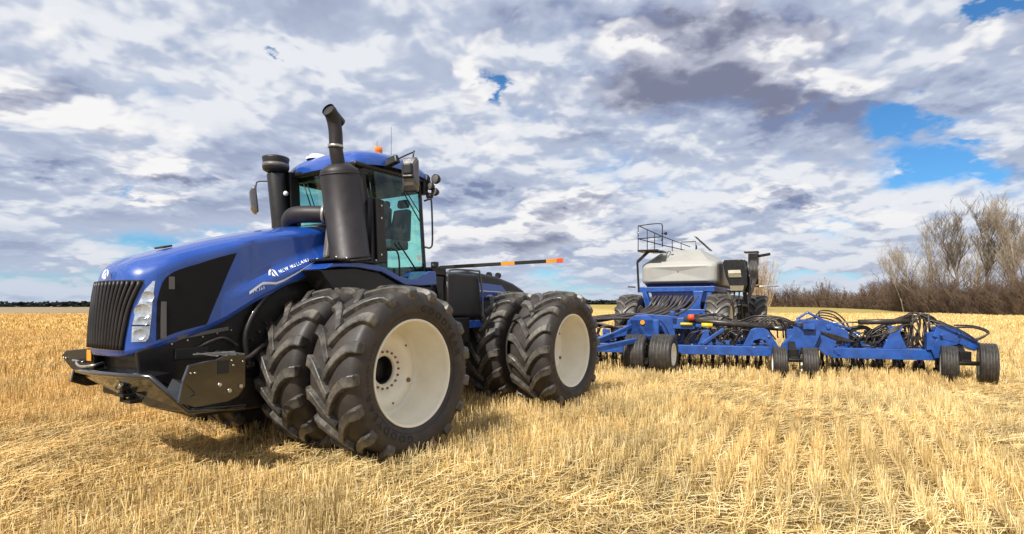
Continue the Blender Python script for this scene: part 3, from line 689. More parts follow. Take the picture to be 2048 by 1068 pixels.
# ---- rear frame : fuel tank, rear hood, arms
g = G(); g.prism([(-1.98, 2.27), (-2.76, 2.27), (-2.85, 2.22), (-2.95, 1.62), (-2.85, 1.56), (-2.05, 1.56), (-1.95, 1.66)], .25, .93); g.build('fuel_tank', bsoft, tr, bevel=.05, seg=3)
g = G(); g.prism([(-1.98, 2.27), (-2.76, 2.27), (-2.95, 1.62), (-2.05, 1.56)], -.93, -.3); g.build('fuel_tank', bsoft, tr, bevel=.05, seg=3)
g = G(); g.curve([(-2.0, .97, 2.22), (-2.05, .97, 2.31), (-2.7, .97, 2.325), (-2.80, .97, 2.28), (-2.86, .98, 1.9), (-2.86, .98, 1.55)], .017, 8, 4); g.tube([(-1.98, .95, 2.25), (-1.98, .95, 1.7)], .02, 8); g.build('tank_rail', greym, tr)
g = G(); g.prism([(-2.7, 2.30), (-3.1, 2.36), (-3.9, 2.30), (-4.5, 2.18), (-4.9, 2.04), (-5.0, 1.85), (-4.9, 1.2), (-2.7, 1.3)], -.52, .52); rh = g.build('rear_hood', bsoft, tr, bevel=.06, seg=3)
g = G(); g.prism([(-3.28, 2.16), (-4.05, 2.12), (-4.35, 1.90), (-4.4, 1.72), (-3.32, 1.80)], .50, .545); bp = g.build('side_panel', blue, tr, bevel=.01)
g = G(); g.prism([(-3.32, 2.005), (-4.28, 1.985), (-4.28, 1.998), (-3.32, 2.02)], .545, .549); g.build('stripe', whitem, bp)
for lx in (-4.0, -4.3):
    g = G(); g.cyl((lx, .30, 2.33), (lx+.06, .30, 2.33), .055, n=16); g.cyl((lx, .30, 2.2), (lx, .30, 2.33), .012, n=6); g.build('work_light', bsoft, tr)
g = G()
g.box((-2.3, .75, 1.35), (.5, .4, .4)); g.box((-1.75, .8, 2.0), (.3, .3, .4)); g.box((-1.8, .85, 2.27), (.32, .2, .10)); g.box((-1.86, .8, 2.38), (.08, .1, .1))
for k in range(6): g.curve([(-1.70-.05*k, .9, 2.2), (-1.72-.04*k, 1.0-.02*k, 1.9), (-1.9-.05*k, .8, 1.4), (-2.5, .6, 1.3+.05*k)], .018, 6)
for k in range(4): g.curve([(-2.8, .5, 1.5-.06*k), (-3.1, .62, 1.3-.05*k), (-3.5, .5, 1.35)], .02, 6)
g.build('articulation_joint', bmetal, tr, bevel=.01)
g = G(); g.prism([(-2.1, 1.5), (-2.9, 1.5), (-3.0, 1.38), (-2.2, 1.36)], .6, .9); g.build('frame_member', blue, tr, bevel=.01)
g = G(); a, b = Vector((-1.80, .95, 2.335)), Vector((-2.95, 2.46, 2.455)); g.beam(a, b, .03, .055); arm = g.build('light_arm', bsoft, tr, bevel=.006)
dr = (b-a)
g = G(); g.beam(a+dr*.50, a+dr*.61, .040, .052); g.build('reflector', amber, arm)
g = G(); g.beam(a+dr*.87, a+dr*.96, .040, .056); g.build('reflector', amber, arm)
g = G(); g.beam(a+dr*.955, a+dr*1.01, .052, .068); g.build('marker_lamp', redm, arm, bevel=.008)
g = G(); g.beam(a-dr*.12, a, .03, .03); g.cyl((-1.72, .9, 2.3), (-1.72, .9, 2.40), .03); g.build('arm_pivot', bmetal, tr)
g = G(); g.beam((-4.6, 0, .62), (-6.0, 0, .55), .16, .10); g.build('drawbar', bmetal, tr, bevel=.01)

# ================================================================== GROUND
def ground_z(x, y):
    d = np.hypot(x, y)
    t = np.clip((d-110)/800, 0, 1); return -3.6*t*t*(3-2*t)*np.clip((60-x)/120, 0, 1)
def vnoise(x, y, seed=0):
    rs = np.random.RandomState(seed); T = rs.rand(256, 256)
    xi = np.floor(x).astype(int); yi = np.floor(y).astype(int); fx = x-xi; fy = y-yi; fx = fx*fx*(3-2*fx); fy = fy*fy*(3-2*fy)
    a = T[xi % 256, yi % 256]; b = T[(xi+1) % 256, yi % 256]; c = T[xi % 256, (yi+1) % 256]; d = T[(xi+1) % 256, (yi+1) % 256]
    return (a*(1-fx)+b*fx)*(1-fy)+(c*(1-fx)+d*fx)*fy
def near_bump(x, y):
    d = np.hypot(x, y); return (vnoise(x*1.1, y*1.1, 1)*.09+vnoise(x*3.1, y*3.1, 2)*.05-.085)*np.clip(1-d/60, 0, 1)
rad = np.concatenate([np.array([0.]), np.geomspace(.8, 5000, 190)]); NA = 360
aa = np.linspace(0, 2*pi, NA, endpoint=False)
RR, AA = np.meshgrid(rad[1:], aa, indexing='ij'); X = RR*np.sin(AA); Y = RR*np.cos(AA); Z = ground_z(X, Y)+near_bump(X, Y)
vs = np.concatenate([[[0, 0, -.02]], np.stack([X.ravel(), Y.ravel(), Z.ravel()], 1)])
nr = len(rad)-1; fs = [(0, 1+(k+1) % NA, 1+k) for k in range(NA)]
for i in range(nr-1):
    o = 1+i*NA
    fs += [(o+k, o+(k+1) % NA, o+NA+(k+1) % NA, o+NA+k) for k in range(NA)]
me = bpy.data.meshes.new('ground'); me.from_pydata(vs.tolist(), [], fs); me.polygons.foreach_set('use_smooth', [True]*len(fs))
gm = bpy.data.materials.new('stubble_ground'); gm.use_nodes = True; t = NT(gm.node_tree); b = gm.node_tree.nodes['Principled BSDF']
pos = t.n('ShaderNodeNewGeometry').outputs['Position']; sp_ = t.n('ShaderNodeSeparateXYZ', ins={0: pos})
fine = t.noise(pos, 28, 8, .75); mid = t.noise(pos, 2.2, 5, .6)
str_ = t.noise(t.n('ShaderNodeMapping', ins={0: pos, 'Scale': (.012, .10, 0)}).outputs[0], 1., 5, .6)
straw = t.mix(t.mr(fine, .38, .68), (.10, .065, .028), (.56, .41, .16))
straw = t.mix(t.mr(mid, .3, .75, 0., .5), straw, (.50, .33, .11))
farc = t.mix(t.mr(str_, .35, .65), (.50, .33, .085), (.70, .50, .18))
dist = t.n('ShaderNodeVectorMath', operation='LENGTH', ins={0: pos}).outputs['Value']
cc = t.mix(t.mr(dist, 12, 45, 0., .9), straw, farc)
# the next field to the left, bare and greyish, past a wavy edge
edge = t.m('ADD', sp_.outputs[1], t.m('MULTIPLY', t.m('SINE', t.m('MULTIPLY', sp_.outputs[0], .06)), 9.))
other = t.m('MULTIPLY', t.mr(edge, 104, 112), t.mr(sp_.outputs[0], 20, 2))
oc_ = t.mix(t.mr(t.noise(pos, .05, 4), .3, .7), (.24, .18, .10), (.34, .27, .19))
cc = t.mix(other, cc, oc_)
# rough grass verge before the trees on the right
verge = t.m('MULTIPLY', t.mr(t.m('ADD', t.m('ADD', sp_.outputs[1], t.m('MULTIPLY', sp_.outputs[0], 1.45)), t.m('MULTIPLY', t.noise(pos, .2, 3), 14.)), 186, 196), t.mr(sp_.outputs[0], 10, 40))
cc = t.mix(t.m('MULTIPLY', verge, .75), cc, t.mix(t.mr(t.noise(pos, .5, 5, .7), .35, .65), (.16, .15, .04), (.42, .31, .11)))
gm.node_tree.links.new(cc, b.inputs['Base Color']); b.inputs['Roughness'].default_value = .95; b.inputs['Specular IOR Level'].default_value = .1
bn = t.n('ShaderNodeBump', ins={'Strength': .9, 'Distance': .05, 'Height': fine}); gm.node_tree.links.new(bn.outputs[0], b.inputs['Normal'])
me.materials.append(gm); go = bpy.data.objects.new('ground', me); COL.objects.link(go); tag(go, kind='structure')

# ================================================================== STUBBLE
rs = np.random.RandomState(5)
ROW = radians(62)     # rows run away to the right
def scatter(n, z0, z1):
    """random spots in the fan of ground in front of the camera, wider than the view"""
    yy = np.sqrt(rs.uniform(z0*z0, z1*z1, n)); xx = rs.uniform(-1.12, 1.12, n)*yy; return xx, yy
def to_rows(x, y, sp, jit):
    c, s = np.cos(ROW), np.sin(ROW); a = x*c+y*s; b_ = -x*s+y*c
    b_ = np.round(b_/sp)*sp+rs.normal(0, jit, len(x)); return a*c-b_*s, a*s+b_*c
def build_blades(name, X, Y, H, LEAN, WID, lay, mt, tone, tilt_dir=None):
    n = len(X); yaw = rs.uniform(0, 2*pi, n); td = rs.uniform(0, 2*pi, n) if tilt_dir is None else tilt_dir
    zb = ground_z(X, Y)+near_bump(X, Y)
    bz = zb+lay-.01
    base = np.stack([X, Y, bz], 1)
    top = base+np.stack([np.cos(td)*np.sin(LEAN)*H, np.sin(td)*np.sin(LEAN)*H, np.cos(LEAN)*H], 1)
    wv = np.stack([np.cos(yaw), np.sin(yaw), np.zeros(n)], 1)*(WID/2)[:, None]
    # laid straw: width across its own direction
    ld = LEAN > 1.0; wv[ld] = np.stack([-np.sin(td[ld]), np.cos(td[ld]), np.full(ld.sum(), .35)], 1)*(WID[ld]/2)[:, None]
    V = np.stack([base-wv, base+wv, top+wv*.8, top-wv*.8], 1).reshape(-1, 3)
    me = bpy.data.meshes.new(name); me.vertices.add(4*n); me.loops.add(4*n); me.polygons.add(n)
    me.vertices.foreach_set('co', V.astype(np.float32).ravel()); me.loops.foreach_set('vertex_index', np.arange(4*n, dtype=np.int32))
    me.polygons.foreach_set('loop_start', np.arange(0, 4*n, 4, dtype=np.int32)); me.update(calc_edges=True)
    at = me.attributes.new('tone', 'FLOAT', 'POINT'); at.data.foreach_set('value', np.repeat(tone, 4).astype(np.float32))
    me.materials.append(mt); o = bpy.data.objects.new(name, me); COL.objects.link(o); return o
sm = bpy.data.materials.new('straw'); sm.use_nodes = True; t = NT(sm.node_tree); b = sm.node_tree.nodes['Principled BSDF']
tone_ = t.n('ShaderNodeAttribute', attribute_name='tone').outputs['Fac']
cc = t.ramp(tone_, [(0, (.13, .07, .022)), (.3, (.46, .31, .095)), (.55, (.77, .57, .24)), (1, (.93, .79, .48))])
gp = t.n('ShaderNodeNewGeometry').outputs['Position']; gx = t.n('ShaderNodeSeparateXYZ', ins={0: gp}).outputs[0]
orange = t.m('ADD', t.mr(t.noise(gp, .35, 4, .6), .35, .7, 0., .5), t.mr(gx, -1., -6., 0., .5), clamp=True)
cc = t.mix(orange, cc, t.mix(1., cc, (1.0, .81, .57), 'MULTIPLY'))
patch_ = t.mr(t.noise(gp, 1.1, 5, .65), .35, .65, .66, 1.15)
cc = t.mix(1., cc, t.n('ShaderNodeCombineColor', ins={0: patch_, 1: patch_, 2: patch_}).outputs[0], 'MULTIPLY')
sm.node_tree.links.new(cc, b.inputs['Base Color']); b.inputs['Roughness'].default_value = .6; b.inputs['Specular IOR Level'].default_value = .3
b.inputs['Subsurface Weight'].default_value = 0.
parts = []
def flat_zone(x, y):   # where the machines' tracks have pressed the straw down
    a = vnoise(x*.45+5, y*.45+9, 7); return np.clip((a-.45)*4, 0, 1)
# standing stalks, near
x, y = scatter(150000, 3.4, 14); x, y = to_rows(x, y, .27, .034); fz = flat_zone(x, y)
keep = rs.rand(len(x)) > .55*fz; x, y, fz = x[keep], y[keep], fz[keep]; n = len(x)
big = vnoise(x*.7, y*.7, 11)
H = (.10+.15*rs.rand(n)+.07*big)*(1-.5*fz); L = np.abs(rs.normal(0, .22, n))+.35*fz*rs.rand(n)
parts.append((x, y, H, L, rs.uniform(.004, .0075, n), 0., rs.beta(3, 2, n)))
# fallen straw, near
x, y = scatter(150000, 3.4, 15); n = len(x); 
parts.append((x, y, rs.uniform(.08, .30, n), rs.uniform(1.25, 1.6, n), rs.uniform(.004, .007, n), rs.uniform(.0, .07, n), rs.beta(3, 1.8, n)))
# middle distance
x, y = scatter(170000, 13, 36); x, y = to_rows(x, y, .30, .05); n = len(x)
parts.append((x, y, .12+.13*rs.rand(n)+.06*vnoise(x*.5, y*.5, 3), np.abs(rs.normal(0, .28, n)), rs.uniform(.009, .02, n), 0., rs.beta(3, 2, n)))
x, y = scatter(70000, 14, 40); n = len(x)
parts.append((x, y, rs.uniform(.1, .3, n), rs.uniform(1.2, 1.55, n), rs.uniform(.008, .02, n), rs.uniform(.01, .08, n), rs.beta(3, 1.8, n)))
# far
x, y = scatter(110000, 34, 100); n = len(x)
parts.append((x, y, .10+.15*rs.rand(n), np.abs(rs.normal(0, .3, n)), rs.uniform(.03, .08, n), 0., rs.beta(3, 2.2, n)))
A = [np.concatenate([np.broadcast_to(q[i], q[0].shape) for q in parts]) for i in range(7)]
# nothing grows through the tractor's tyres' footprints
lx = (A[0]-OX)*-cos(TH)+(A[1]-OY)*-sin(TH); ly = (A[0]-OX)*sin(TH)+(A[1]-OY)*-cos(TH)
foot = ((np.abs(lx) < .5) | (np.abs(lx+3.9) < .5)) & (np.abs(np.abs(ly)-1.33) < .86) & (np.abs(np.abs(ly)-1.33) > .12)
A = [q[~foot] for q in A]
# keep the far neighbouring field bare
bare = (A[1] > 104) & (A[0] < 10); A = [q[~bare] for q in A]
o = build_blades('stubble', A[0], A[1], A[2], A[3], A[4], A[5], sm, A[6]); tag(o, 'golden cut wheat stubble and loose straw covering the field', 'stubble', kind='stuff')

# ================================================================== AIR SEEDER TOOLBAR
sdr = empty('air_drill', (4.64, 15.2, 0), atan2(-.294, .956))
tag(sdr, 'wide blue seeding toolbar with black hoses spread behind the tractor', 'seed drill')
# local frame: x along the bar (to the right), y = backwards, z up
g = G()
g.box((-2.2, 0, .57), (8.8, .26, .24)); 
for yy in (.95, 1.9, 2.85): g.box((-2.2, yy, .57), (8.8, .14, .15))
for xx in (-6.4, -4.8, -3.2, -1.9, -.4, .9, 2.1): g.box((xx, 1.45, .60), (.13, 3.0, .13))
g.build('main_frame', blue2, sdr, bevel=.012)
g = G()
g.box((4.65, -.02, .57), (2.5, .24, .25))
for yy in (.95, 1.9, 2.85): g.box((4.65, yy, .57), (2.6, .14, .15))
for xx in (3.5, 4.6, 5.75): g.box((xx, 1.45, .60), (.13, 3.0, .13))
g.build('wing_frame', blue2, sdr, bevel=.012)
def plate_tower(name, poly, y0, y1, par=sdr, m=blue2):
    g = G(); g.prism(poly, y0, y1); return g.build(name, m, par, bevel=.012)
# A-shaped brackets standing on the bar (poly in x,z)
for cx_, h_, w_ in ((.45, .40, .13), (4.75, .55, .17), (-3.4, .42, .12), (-4.6, .4, .12)):
    plate_tower('bracket', [(cx_-w_*1.5, .69), (cx_-w_*.6, .80+h_*.5), (cx_-w_, .69+h_), (cx_+w_, .69+h_), (cx_+w_*.6, .80+h_*.5), (cx_+w_*1.5, .69)], -.06, .06)
g = G()   # arched bracket with a hole at its foot
pl = [(1.35, .69), (1.55, 1.12), (1.65, 1.16), (1.85, 1.16), (1.95, 1.10), (2.2, .69), (1.98, .69), (1.88, .84), (1.75, .88), (1.62, .84), (1.55, .69)]
g.prism(pl, -.10, -.04); g.build('bracket', blue2, sdr, bevel=.01)
# hinge tower
plate_tower('hinge_tower', [(2.15, .5), (2.25, .78), (2.45, 1.0), (2.52, 1.34), (2.62, 1.40), (3.02, 1.36), (3.1, 1.05), (3.0, .8), (2.9, .62), (2.6, .5)], -.32, -.16)
plate_tower('hinge_tower', [(2.85, 1.40), (3.15, 1.38), (3.72, 1.12), (3.76, .92), (3.5, .90), (3.42, .66), (3.62, .48), (3.25, .50), (3.0, .75), (2.92, 1.1)], -.14, .02)
g = G(); g.box((2.82, -.38, 1.22), (.26, .16, .14)); g.box((2.6, -.2, .9), (.5, .22, .5)); g.cyl((3.30, -.18, 1.20), (3.30, -.14, 1.20), .05); g.cyl((3.62, -.03, .62), (3.62, .2, .62), .16); g.tube([(2.6, -.1, 1.38), (2.85, -.1, 1.56), (3.2, -.1, 1.36), (3.8, -.1, 1.15)], .035, 6)
g.build('hinge_casting', blue2, sdr, bevel=.01)
# outer end tower
plate_tower('end_tower', [(5.42, .72), (5.55, 1.0), (5.50, 1.24), (5.62, 1.30), (5.95, 1.2), (6.25, 1.02), (6.40, .82), (6.30, .70), (6.0, .86), (5.85, .80), (5.72, .55), (5.5, .5)], -.24, -.18)
g = G(); g.box((5.75, -.1, 1.05), (.55, .3, .25), ry=.3); g.box((6.15, -.1, .88), (.4, .3, .22), ry=.5); g.box((5.45, -.05, .9), (.2, .3, .42)); g.cyl((5.95, -.34, 1.1), (5.95, -.28, 1.1), .035); g.cyl((5.6, -.34, 1.05), (5.6, -.28, 1.05), .03)
g.build('end_casting', blue2, sdr, bevel=.015)
# centre tower / hitch
plate_tower('centre_tower', [(-1.6, .7), (-1.5, 1.34), (-1.35, 1.46), (-1.0, 1.46), (-.86, 1.36), (-.80, 1.0), (-.98, .72)], -.30, -.22)
plate_tower('centre_tower', [(-1.75, .6), (-1.6, 1.30), (-1.3, 1.5), (-.5, 1.45), (.35, 1.35), (.5, 1.1), (.2, .7)], .35, .45)
g = G(); g.box((-1.1, -.05, 1.15), (.75, .5, .4)); g.box((-.1, .1, 1.25), (.55, .3, .28)); g.beam((-1.5, -.1, 1.0), (-2.6, .3, .75), .13, .13); g.beam((.2, -.1, 1.2), (1.1, .2, 1.25), .08, .08); g.beam((.9, 0, 1.12), (.35, -.1, .72), .09, .09)
g.cyl((-.38, -.2, 1.45), (-.38, -.2, 1.58), .06); g.beam((-2.4, .2, .7), (-2.7, .2, 1.25), .10, .14); g.beam((-3.1, .2, .7), (-2.85, .1, 1.2), .08, .14); g.beam((-1.4, -.2, 1.2), (-1.9, -.9, .95), .1)
g.beam((-1.9, -.9, .95), (-2.9, -3.6, .55), .15, .14); g.beam((-.9, -.3, .9), (-2.9, -3.6, .55), .13, .12)
g.build('hitch_frame', blue2, sdr, bevel=.012)
# caster wheels: ribbed implement tyres with cream rims
g = G()
rp = [(-.27, .30)]
prof = [(-.26, .27), (-.29, .36), (-.285, .43), (-.25, .475)]
for k in range(6):
    a = -.235+.094*k; prof += [(a-.03, .488), (a+.022, .492), (a+.03, .470), (a+.044, .470)] if k < 5 else [(a-.03, .488), (a+.015, .48)]
prof += [(.285, .43), (.29, .36), (.26, .27)]
g.lathe(prof, 48); cw = g.build('caster_wheel', mat('ribbed_black_rubber', (.028, .026, .025), .5, var=.2, nscale=4, dust=.35, dustcol=(.16, .13, .10)), sdr)
g = G(); g.lathe([(.262, .275), (.272, .268), (.262, .255), (.16, .235), (.12, .10), (.16, .07), (.17, .0)], 32); g.lathe([(-.262, .275), (-.272, .268), (-.262, .255), (-.16, .235), (-.12, .10), (-.16, .07), (-.17, .0)], 32); g.build('rim', cream, cw)
cw.location = (-1.28, -.55, .47); cw.rotation_euler = (0, 0, -pi/2)
# wheel axes: the tyres roll along the local y of the drill
def put(o, x_, y_, r, yaw, wsc=1.):
    o.location = (x_, y_, r*.96); o.rotation_euler = (0, 0, yaw-pi/2); s_ = r/.49; o.scale = (s_, s_*wsc, s_)
put(cw, -1.26, -.64, .50, -.12, .92)
cast = [(-.58, -.74, .51, -.20, .92), (2.10, -.9, .38, -.04, .72), (2.74, -.9, .38, -.04, .78), (5.66, -.55, .42, -.28, .66), (6.36, -.62, .46, -.30, .62)]
for c in cast: put(copy_part(cw, sdr), *c)
g = G()
for (x1, x2, y_) in ((-1.22, -.60, -.68), (2.10, 2.74, -.9), (5.62, 6.32, -.58)):
    g = G(); g.cyl((x1, y_, .44), (x2, y_, .44), .05); xm = (x1+x2)/2; g.beam((xm, y_, .46), (xm, y_+.45, .82), .16, .10); g.box((xm, y_+.1, .55), (.22, .2, .3)); g.build('caster_fork', bmetal, sdr, bevel=.01)
# hydraulic cylinders
def cylinder(a, b, r1, r2, f=.45):
    a, b = Vector(a), Vector(b); g = G(); g.cyl(a, a+(b-a)*f, r1); cy = g.build('hydraulic_cylinder', hosem, sdr); g = G(); g.cyl(a+(b-a)*f, b, r2); g.build('piston_rod', steel, cy)
cylinder((5.05, .0, 1.36), (3.1, -.1, 1.30), .065, .02, .55)
cylinder((-.1, .0, 1.36), (2.3, .0, 1.15), .075, .03, .9)
cylinder((.15, .9, 1.25), (-2.0, 1.0, 1.1), .05, .02, .5)
# openers: shank, point and packer wheel
g = G(); g.beam((0, 0, .52), (0, .12, .28), .05, .08); g.beam((0, .12, .30), (0, .02, .02), .03, .06); g.box((0, -.03, .08), (.05, .12, .12)); g.box((0, .06, .62), (.10, .26, .12))
soft_disc = mat('worn_disc_steel', (.06, .045, .035), .45, metal=.4, dust=.5, dustcol=(.13, .085, .05)); sh0 = g.build('shank', bmetal, sdr, bevel=.006); sh0.location = (-5.9, .95, 0)
xs_ = []
k = 0; xx = -5.6
while xx < 5.9:
    if not (2.1 < xx < 3.1):
        c = sh0.copy(); COL.objects.link(c); c.parent = sdr; c.location = (xx, (.95, 1.9, 2.85)[k % 3]-.02, 0); xs_.append(xx)
    xx += .30; k += 1
g = G(); g.lathe([(-.05, .0), (-.05, .16), (-.04, .19), (0, .205), (.04, .19), (.05, .16), (.05, 0)], 20, 'X', (0, .62, .2)); g.beam((0, .0, .5), (0, .62, .2), .04, .07)
pk = g.build('packer_wheel', rubber, sdr); pk.location = (-5.75, 2.9, 0)
xx = -5.3
while xx < 5.9:
    c = pk.copy(); COL.objects.link(c); c.parent = sdr; c.location = (xx, 2.9, 0); xx += .45
g = G(); g.box((0, 0, .40), (.07, .10, .34)); g.box((0, -.10, .20), (.06, .14, .22), rx=.4); g.box((0, .08, .14), (.10, .10, .18)); bo = g.build('opener_boot', bmetal, sdr, bevel=.006); bo.location = (-5.8, .35, 0)
g = G(); g.lathe([(-.008, .0), (-.012, .10), (-.004, .20), (.004, .20), (.012, .10), (.008, 0)], 20, 'X', (0, 0, .2)); di = g.build('opener_disc', soft_disc, sdr); di.location = (-5.65, .55, 0)
xx = -5.5; k = 0
while xx < 6.0:
    if not 2.0 < xx < 2.9:
        c = (bo if k % 2 else di).copy(); COL.objects.link(c); c.parent = sdr; c.location = (xx, .35+.25*(k % 3), 0)
    xx += .15; k += 1
# springs and trip mechanisms along the rows : dense dark machinery above the bars
g = G(); rr_ = random.Random(3)
g.box((0, 0, .78), (.12, .30, .10)); g.beam((0, -.12, .75), (0, .2, 1.0), .05, .05); g.tube([(.03, -.14, .8), (.03, .12, .96)], .035, 8); g.box((0, .2, .98), (.08, .1, .12))
tp = g.build('trip_unit', bmetal, sdr, bevel=.006); tp.location = (-5.6, .95, 0)
xx = -5.2; k = 0
while xx < 5.2:
    if not 2.2 < xx < 3.6:
        for yy in (.15, .9, 1.85):
            c = tp.copy(); COL.objects.link(c); c.parent = sdr; c.location = (xx+rr_.uniform(-.09, .09), yy, rr_.uniform(-.05, .12)); c.rotation_euler.z = rr_.uniform(-.6, .6)
    xx += .29
g = G(); g.cyl((0, -.125, 0), (0, -.15, 0), .022, n=8); bb = g.build('bar_bolt', steel, sdr); bb.location = (-4.9, 0, .66)
for k in range(26):
    c = bb.copy(); COL.objects.link(c); c.parent = sdr; c.location = (-4.6+.36*k+rr_.uniform(-.1, .1), rr_.choice((0, .0, .14)), rr_.uniform(.62, .70) if k % 3 else rr_.uniform(.75, 1.0))
for k in range(22):
    xa = rr_.choice((rr_.uniform(-3.6, 1.9), rr_.uniform(3.8, 5.2))); g = G(); h_ = rr_.uniform(.15, .4); g.box((xa, rr_.uniform(.1, .8), .69+h_/2), (rr_.uniform(.06, .22), .06, h_), rz=rr_.uniform(-.5, .5)); g.build('lug_plate', blue2, sdr, bevel=.008)
for k in range(9):
    xa = rr_.uniform(-3.8, 1.9) if k < 6 else rr_.uniform(3.8, 5.1); g = G(); g.cyl((xa, .1, rr_.uniform(.8, 1.0)), (xa+rr_.uniform(-.4, .4), rr_.uniform(.3, .7), rr_.uniform(.85, 1.2)), .03, n=8); g.build('spring_rod', steel, sdr)
# hoses
def hoses(name, specs, m=hosem):
    if len(specs) > 82:      # the smallest tangles read as one mass
        g = G()
        for pts, r in specs[82:]: g.curve(pts, r, 7, 7)
        tag(g.build('hose_tangle', m, sdr), kind='stuff'); specs = specs[:82]
    for pts, r in specs:
        g = G(); g.curve(pts, r, 7, 7); g.build('hose', m, sdr)
rr_ = random.Random(12)
hs = []
# big primary hoses running from the cart to the left wing
for k in range(6):
    o_ = k*.10
    hs.append(([(-5.4+o_*.5, .9+o_, 1.15), (-4.6, .5+o_, 1.42-.03*k), (-3.6, .3+o_, 1.36-.03*k), (-2.4, .25+o_, 1.22-.02*k), (-1.7, .2+o_, 1.05)], .035))
for k in range(7):
    o_ = k*.12
    a = k*.17; hs.append(([(-3.5+o_*.8, .8+rr_.uniform(-.2, .2), 1.12+.03*k), (-2.7+a*.6, 1.3, 1.26+rr_.uniform(0, .16)), (-2.0+a*.9, 1.9, 1.38+rr_.uniform(-.05, .10)), (-1.45+a, 2.5, 1.42+rr_.uniform(-.05, .08)), (-1.0+a, 3.2, 1.62+rr_.uniform(-.04, .06)), (-.7+a, 4.3, 2.02)], .036))
hoses('hose', hs, hose2); hs = []
# bundle between centre tower and hinge
for k in range(9):
    z0 = 1.05+.04*k; hs.append(([(.2, .5+.05*k, z0+.1), (.8, .4, z0+.22*rr_.random()), (1.3, .5, z0-.05), (1.7, .3, z0+.12*rr_.random()), (2.3, .2, z0+.05), (2.7, .1, 1.2)], .022))
for k in range(7):
    a = rr_.uniform(1.6, 2.3); hs.append(([(a, .3, .85), (a-.2, .0, 1.15), (a, -.05, 1.36+.1*rr_.random()), (a+.35, .0, 1.30), (a+.45, .2, .9)], .018))
# arcs past the hinge
for k in range(4):
    j = rr_.uniform(-.12, .25); hs.append(([(2.8+.12*k, j, 1.36), (3.12, j, 1.44+.05*k), (3.45, j, 1.36+.07*k), (3.62+.03*k, j, 1.2+.04*k), (3.66+.05*k, j, 1.05)], .018))
for k in range(4):
    hs.append(([(3.6, .2, 1.0), (3.9, .1, 1.12+.03*k), (4.2, .1, 1.15+.02*k), (4.45, .2, .95), (4.5, .3, .75)], .016))
for k in range(4): hs.append(([(3.2, .3, .90+.03*k), (4.0, .4, .86+.03*k), (5.0, .4, .88+.03*k), (5.5, .3, .95)], .020))
# big bundle near the outer end
for k in range(8):
    a = k*.09; j = rr_.uniform(-.1, .5); hs.append(([(4.2+a*.6, j, .98+.03*k), (4.45+a, j, 1.18+rr_.uniform(0, .14)), (4.8+a*.8, j*.6, 1.36+rr_.uniform(0, .12)), (5.12+a*.5, .1, 1.50+rr_.uniform(-.03, .07)), (5.45+a*.2, j*.4, 1.50-rr_.uniform(0, .16)), (5.75, j*.5, 1.36-rr_.uniform(0, .15)), (6.0, j*.4, 1.2)], rr_.uniform(.014, .022)))
for k in range(4): hs.append(([(5.0+.05*k, 0, 1.30), (4.75, -.05, 1.12+.03*k), (4.45, 0, 1.02), (4.2, .1, .95)], .022))
for k in range(15):
    a = 4.98+.032*k+rr_.uniform(-.03, .03); hs.append(([(a, rr_.uniform(-.1, .2), 1.50+rr_.uniform(-.05, .06)), (a+rr_.uniform(-.06, .06), rr_.uniform(-.15, .1), 1.25), (a+rr_.uniform(-.1, .1), rr_.uniform(-.1, .15), 1.0), (a+rr_.uniform(-.1, .12), 0, .72)], rr_.uniform(.012, .028)))
hs.append(([(6.0, 0, 1.22), (6.35, 0, 1.22), (6.62, 0, 1.10), (6.45, 0, .98), (6.3, .05, .92)], .022)); hs.append(([(6.0, .1, 1.27), (6.4, .1, 1.25), (6.68, .1, 1.12), (6.5, .1, .95), (6.3, .1, .88)], .020))
for k in range(9):
    a = rr_.uniform(-5.2, -1.8); hs.append(([(a, .2, .8), (a+.2, .0, 1.05+.15*rr_.random()), (a+.6, .1, 1.12), (a+.9, .2, .85)], rr_.uniform(.015, .03)))
for k in range(8):
    a = rr_.uniform(-.2, 1.4); hs.append(([(a, .0, .80), (a+.15, -.05, 1.0+.12*rr_.random()), (a+.4, .0, 1.05), (a+.6, .1, .8)], rr_.uniform(.012, .022)))
for k in range(16):
    a = rr_.uniform(-1.0, 2.0); b_ = rr_.uniform(.3, .9); hs.append(([(a, rr_.uniform(-.05, .3), rr_.uniform(.75, .95)), (a+b_*.3, rr_.uniform(-.1, .2), rr_.uniform(1.1, 1.35)), (a+b_*.7, rr_.uniform(-.1, .3), rr_.uniform(1.05, 1.3)), (a+b_, rr_.uniform(0, .4), rr_.uniform(.7, .95))], rr_.uniform(.010, .02)))
for k in range(10):
    a = rr_.uniform(3.6, 5.2); b_ = rr_.uniform(.3, .7); hs.append(([(a, rr_.uniform(-.05, .3), .8), (a+b_*.3, rr_.uniform(-.1, .2), rr_.uniform(.95, 1.15)), (a+b_*.7, rr_.uniform(-.1, .3), rr_.uniform(.9, 1.1)), (a+b_, .2, .75)], rr_.uniform(.010, .018)))
for k in range(2): hs.append(([(5.35, -.2, 1.40-.10*k), (5.7, -.34, 1.30-.04*k), (6.05, -.34, 1.12-.04*k), (6.3, -.3, .92-.03*k)], .013))
for k in range(4): hs.append(([(2.3, -.1, 1.10+.04*k), (2.5, -.36, 1.28+.02*k), (2.8, -.42, 1.30-.05*k), (3.1, -.2, 1.1), (3.5, -.16, .9+.03*k), (3.9, -.1, .85)], .013))
hoses('hose', hs)
g = G(); g.cyl((.35, -.1, 1.22), (.62, -.1, 1.21), .055); g.cyl((-.18, -.1, 1.24), (.12, -.1, 1.24), .035); g.build('yellow_sleeve', yellm, sdr)
g = G(); g.cyl((.02, -.15, 1.42), (.16, -.17, 1.42), .075); g.build('red_cap', redm, sdr)
